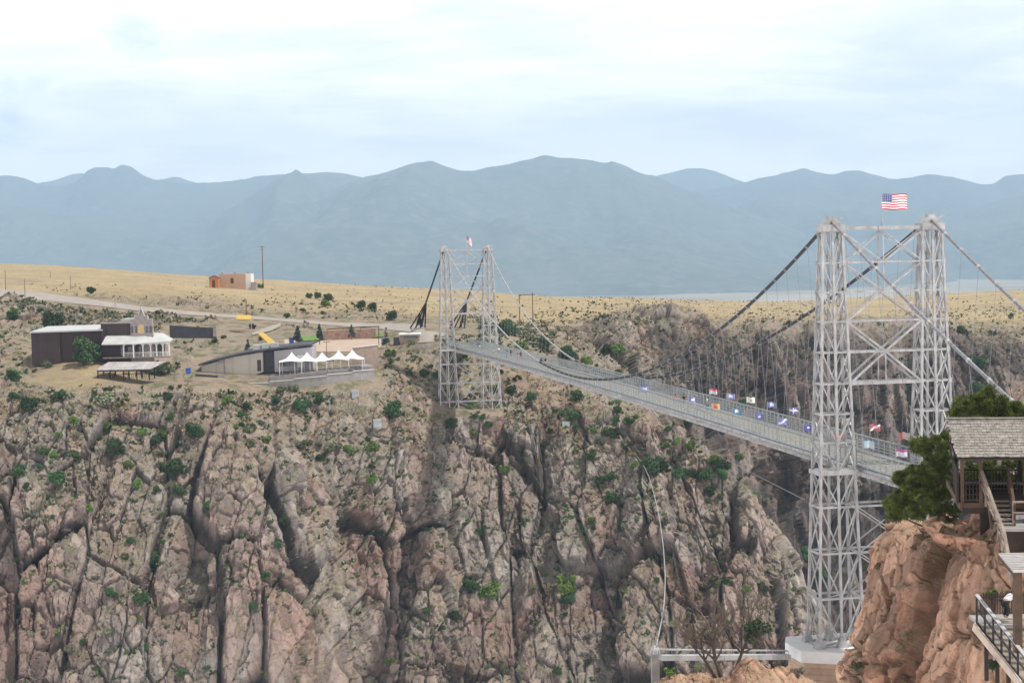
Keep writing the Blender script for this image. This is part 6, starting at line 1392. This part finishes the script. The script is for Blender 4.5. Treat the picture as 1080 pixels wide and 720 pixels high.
# ------------------------------------------------------------------ pines
def pine(label, base, lobes, n, seed, trunk):
    t = thing('pine_tree', label, 'tree', base); o = t.location; r = np.random.RandomState(seed)
    Lb = np.array([(*(V3(px, py, Y)-o), rx*Y/F, rz*Y/F) for px, py, Y, rx, rz in lobes]); wgt = Lb[:, 3]**2; k = r.choice(len(Lb), n, p=wgt/wgt.sum())
    # sub clumps inside each lobe give the tufted look
    sub = r.normal(size=(len(Lb), 26, 3)); sub /= np.linalg.norm(sub, axis=2)[..., None]; sub *= (.6+.55*r.rand(len(Lb), 26, 1))
    q = sub[k, r.randint(0, 26, n)]; d = r.normal(size=(n, 3)); d /= np.linalg.norm(d, axis=1)[:, None]
    R3 = np.stack([Lb[k, 3], Lb[k, 3], Lb[k, 4]], 1)
    c = Lb[k, :3]+q*R3+d*(.20*r.rand(n)[:, None]**.5)*np.array([1, 1, .65])
    out = d*.6+np.array([0, 0, .75])+q*.5; V = []; nn_ = 5
    for j in range(nn_):
        e = out+r.normal(size=(n, 3))*.55; e /= np.linalg.norm(e, axis=1)[:, None]; ln = (.17+.10*r.rand(n))[:, None]
        b = np.cross(e, r.normal(size=(n, 3))); b /= np.linalg.norm(b, axis=1)[:, None]; b *= .020
        V.append(np.stack([c-b, c+b, c+e*ln+b*.5, c+e*ln-b*.5], 1))
    V = np.concatenate(V).reshape(-1, 3); m_ = len(V)//4
    me = bpy.data.meshes.new('needles'); me.vertices.add(4*m_); me.vertices.foreach_set('co', V.reshape(-1).astype(np.float32)); me.loops.add(4*m_); me.loops.foreach_set('vertex_index', np.arange(4*m_, dtype=np.int32)); me.polygons.add(m_); me.polygons.foreach_set('loop_start', np.arange(0, 4*m_, 4, dtype=np.int32)); me.update(calc_edges=True); me.materials.append(M['pine'])
    ob = bpy.data.objects.new('crown', me); COL.objects.link(ob); ob.parent = t
    mb = MB(); T_ = [V3(*p_)-o for p_ in trunk]; mb.tube(T_, [.28-.2*i/len(T_) for i in range(len(T_))], 8)
    for l in Lb:
        c_ = Vector(l[:3]); j = min(range(len(T_)), key=lambda i: (T_[i]-c_).length+max(0, T_[i].z-c_.z)*2); mb.tube([T_[j], T_[j].lerp(c_, .5)+Vector((0, 0, -.1)), c_], [.10, .06, .03], 5)
        for q_ in range(5):
            e = Vector(r.normal(size=3)).normalized()*l[3]*.8; mb.tube([c_, c_+e*.6, c_+e+Vector((0, 0, .15))], [.035, .025, .01], 4)
    mb.build('trunk', M['bark'], t)
pine('dark bushy pine leaning out left of the wooden pavilion', V3(990, 556, 101),
     [(948,530,99,13,9),(962,520,99,15,11),(958,504,100,16,10),(975,505,99,16,12),(978,530,98,16,11),(992,515,100,15,12),(995,537,98,13,10),(972,470,101,11,8),(984,474,100,14,10),(996,470,101,11,11),(998,492,101,13,13),(944,541,99,10,6),(985,492,101,12,9),(1003,505,102,12,20),(966,541,98,12,6)], 12000, 3,
     [(990,560,101),(988,530,101),(994,500,101.5),(998,470,101.5),(996,452,101)])
pine('pine rising behind the shingled pavilion roof', V3(1045, 560, 99),
     [(1018,430,98,12,8),(1030,427,98,14,9),(1043,424,98,14,9),(1052,430,98,13,9),(1062,432,98,12,8),(1076,437,98,13,6),(1010,440,98,9,6),(1030,442,98,20,8),(1060,444,98,20,8),(1042,414,98,5,6),(1092,440,98,14,8)], 9000, 9,
     [(1045,560,99),(1044,480,99),(1043,440,98.5),(1042,412,98)])
pine('small dark pine behind the pavilion railings', V3(1040, 570, 98),
     [(1025,500,97,14,13),(1045,498,97,15,13),(1068,500,97,16,14),(1015,515,97,11,13),(1035,516,97,14,10),(1060,515,97,14,10),(1090,500,97,14,12)], 6000, 12,
     [(1040,575,98),(1041,540,98),(1043,500,97.5)])
# ------------------------------------------------------------------ air
def haze():
    mb = MB(); mb.box(-23500, -400, -540, 23500, 35000, 2700)
    m = bpy.data.materials.new('haze_air'); m.use_nodes = True; n = m.node_tree.nodes; n.clear()
    v = n.new('ShaderNodeVolumePrincipled'); v.inputs['Color'].default_value = (0.52, 0.76, 1.0, 1); v.inputs['Density'].default_value = HAZE; v.inputs['Anisotropy'].default_value = 0.0
    o = n.new('ShaderNodeOutputMaterial'); m.node_tree.links.new(v.outputs[0], o.inputs['Volume'])
    ob = mb.build('haze', m); tag(ob, 'thin blue haze in the air', kind='stuff'); return ob
HAZE = 5.2e-5
haze()
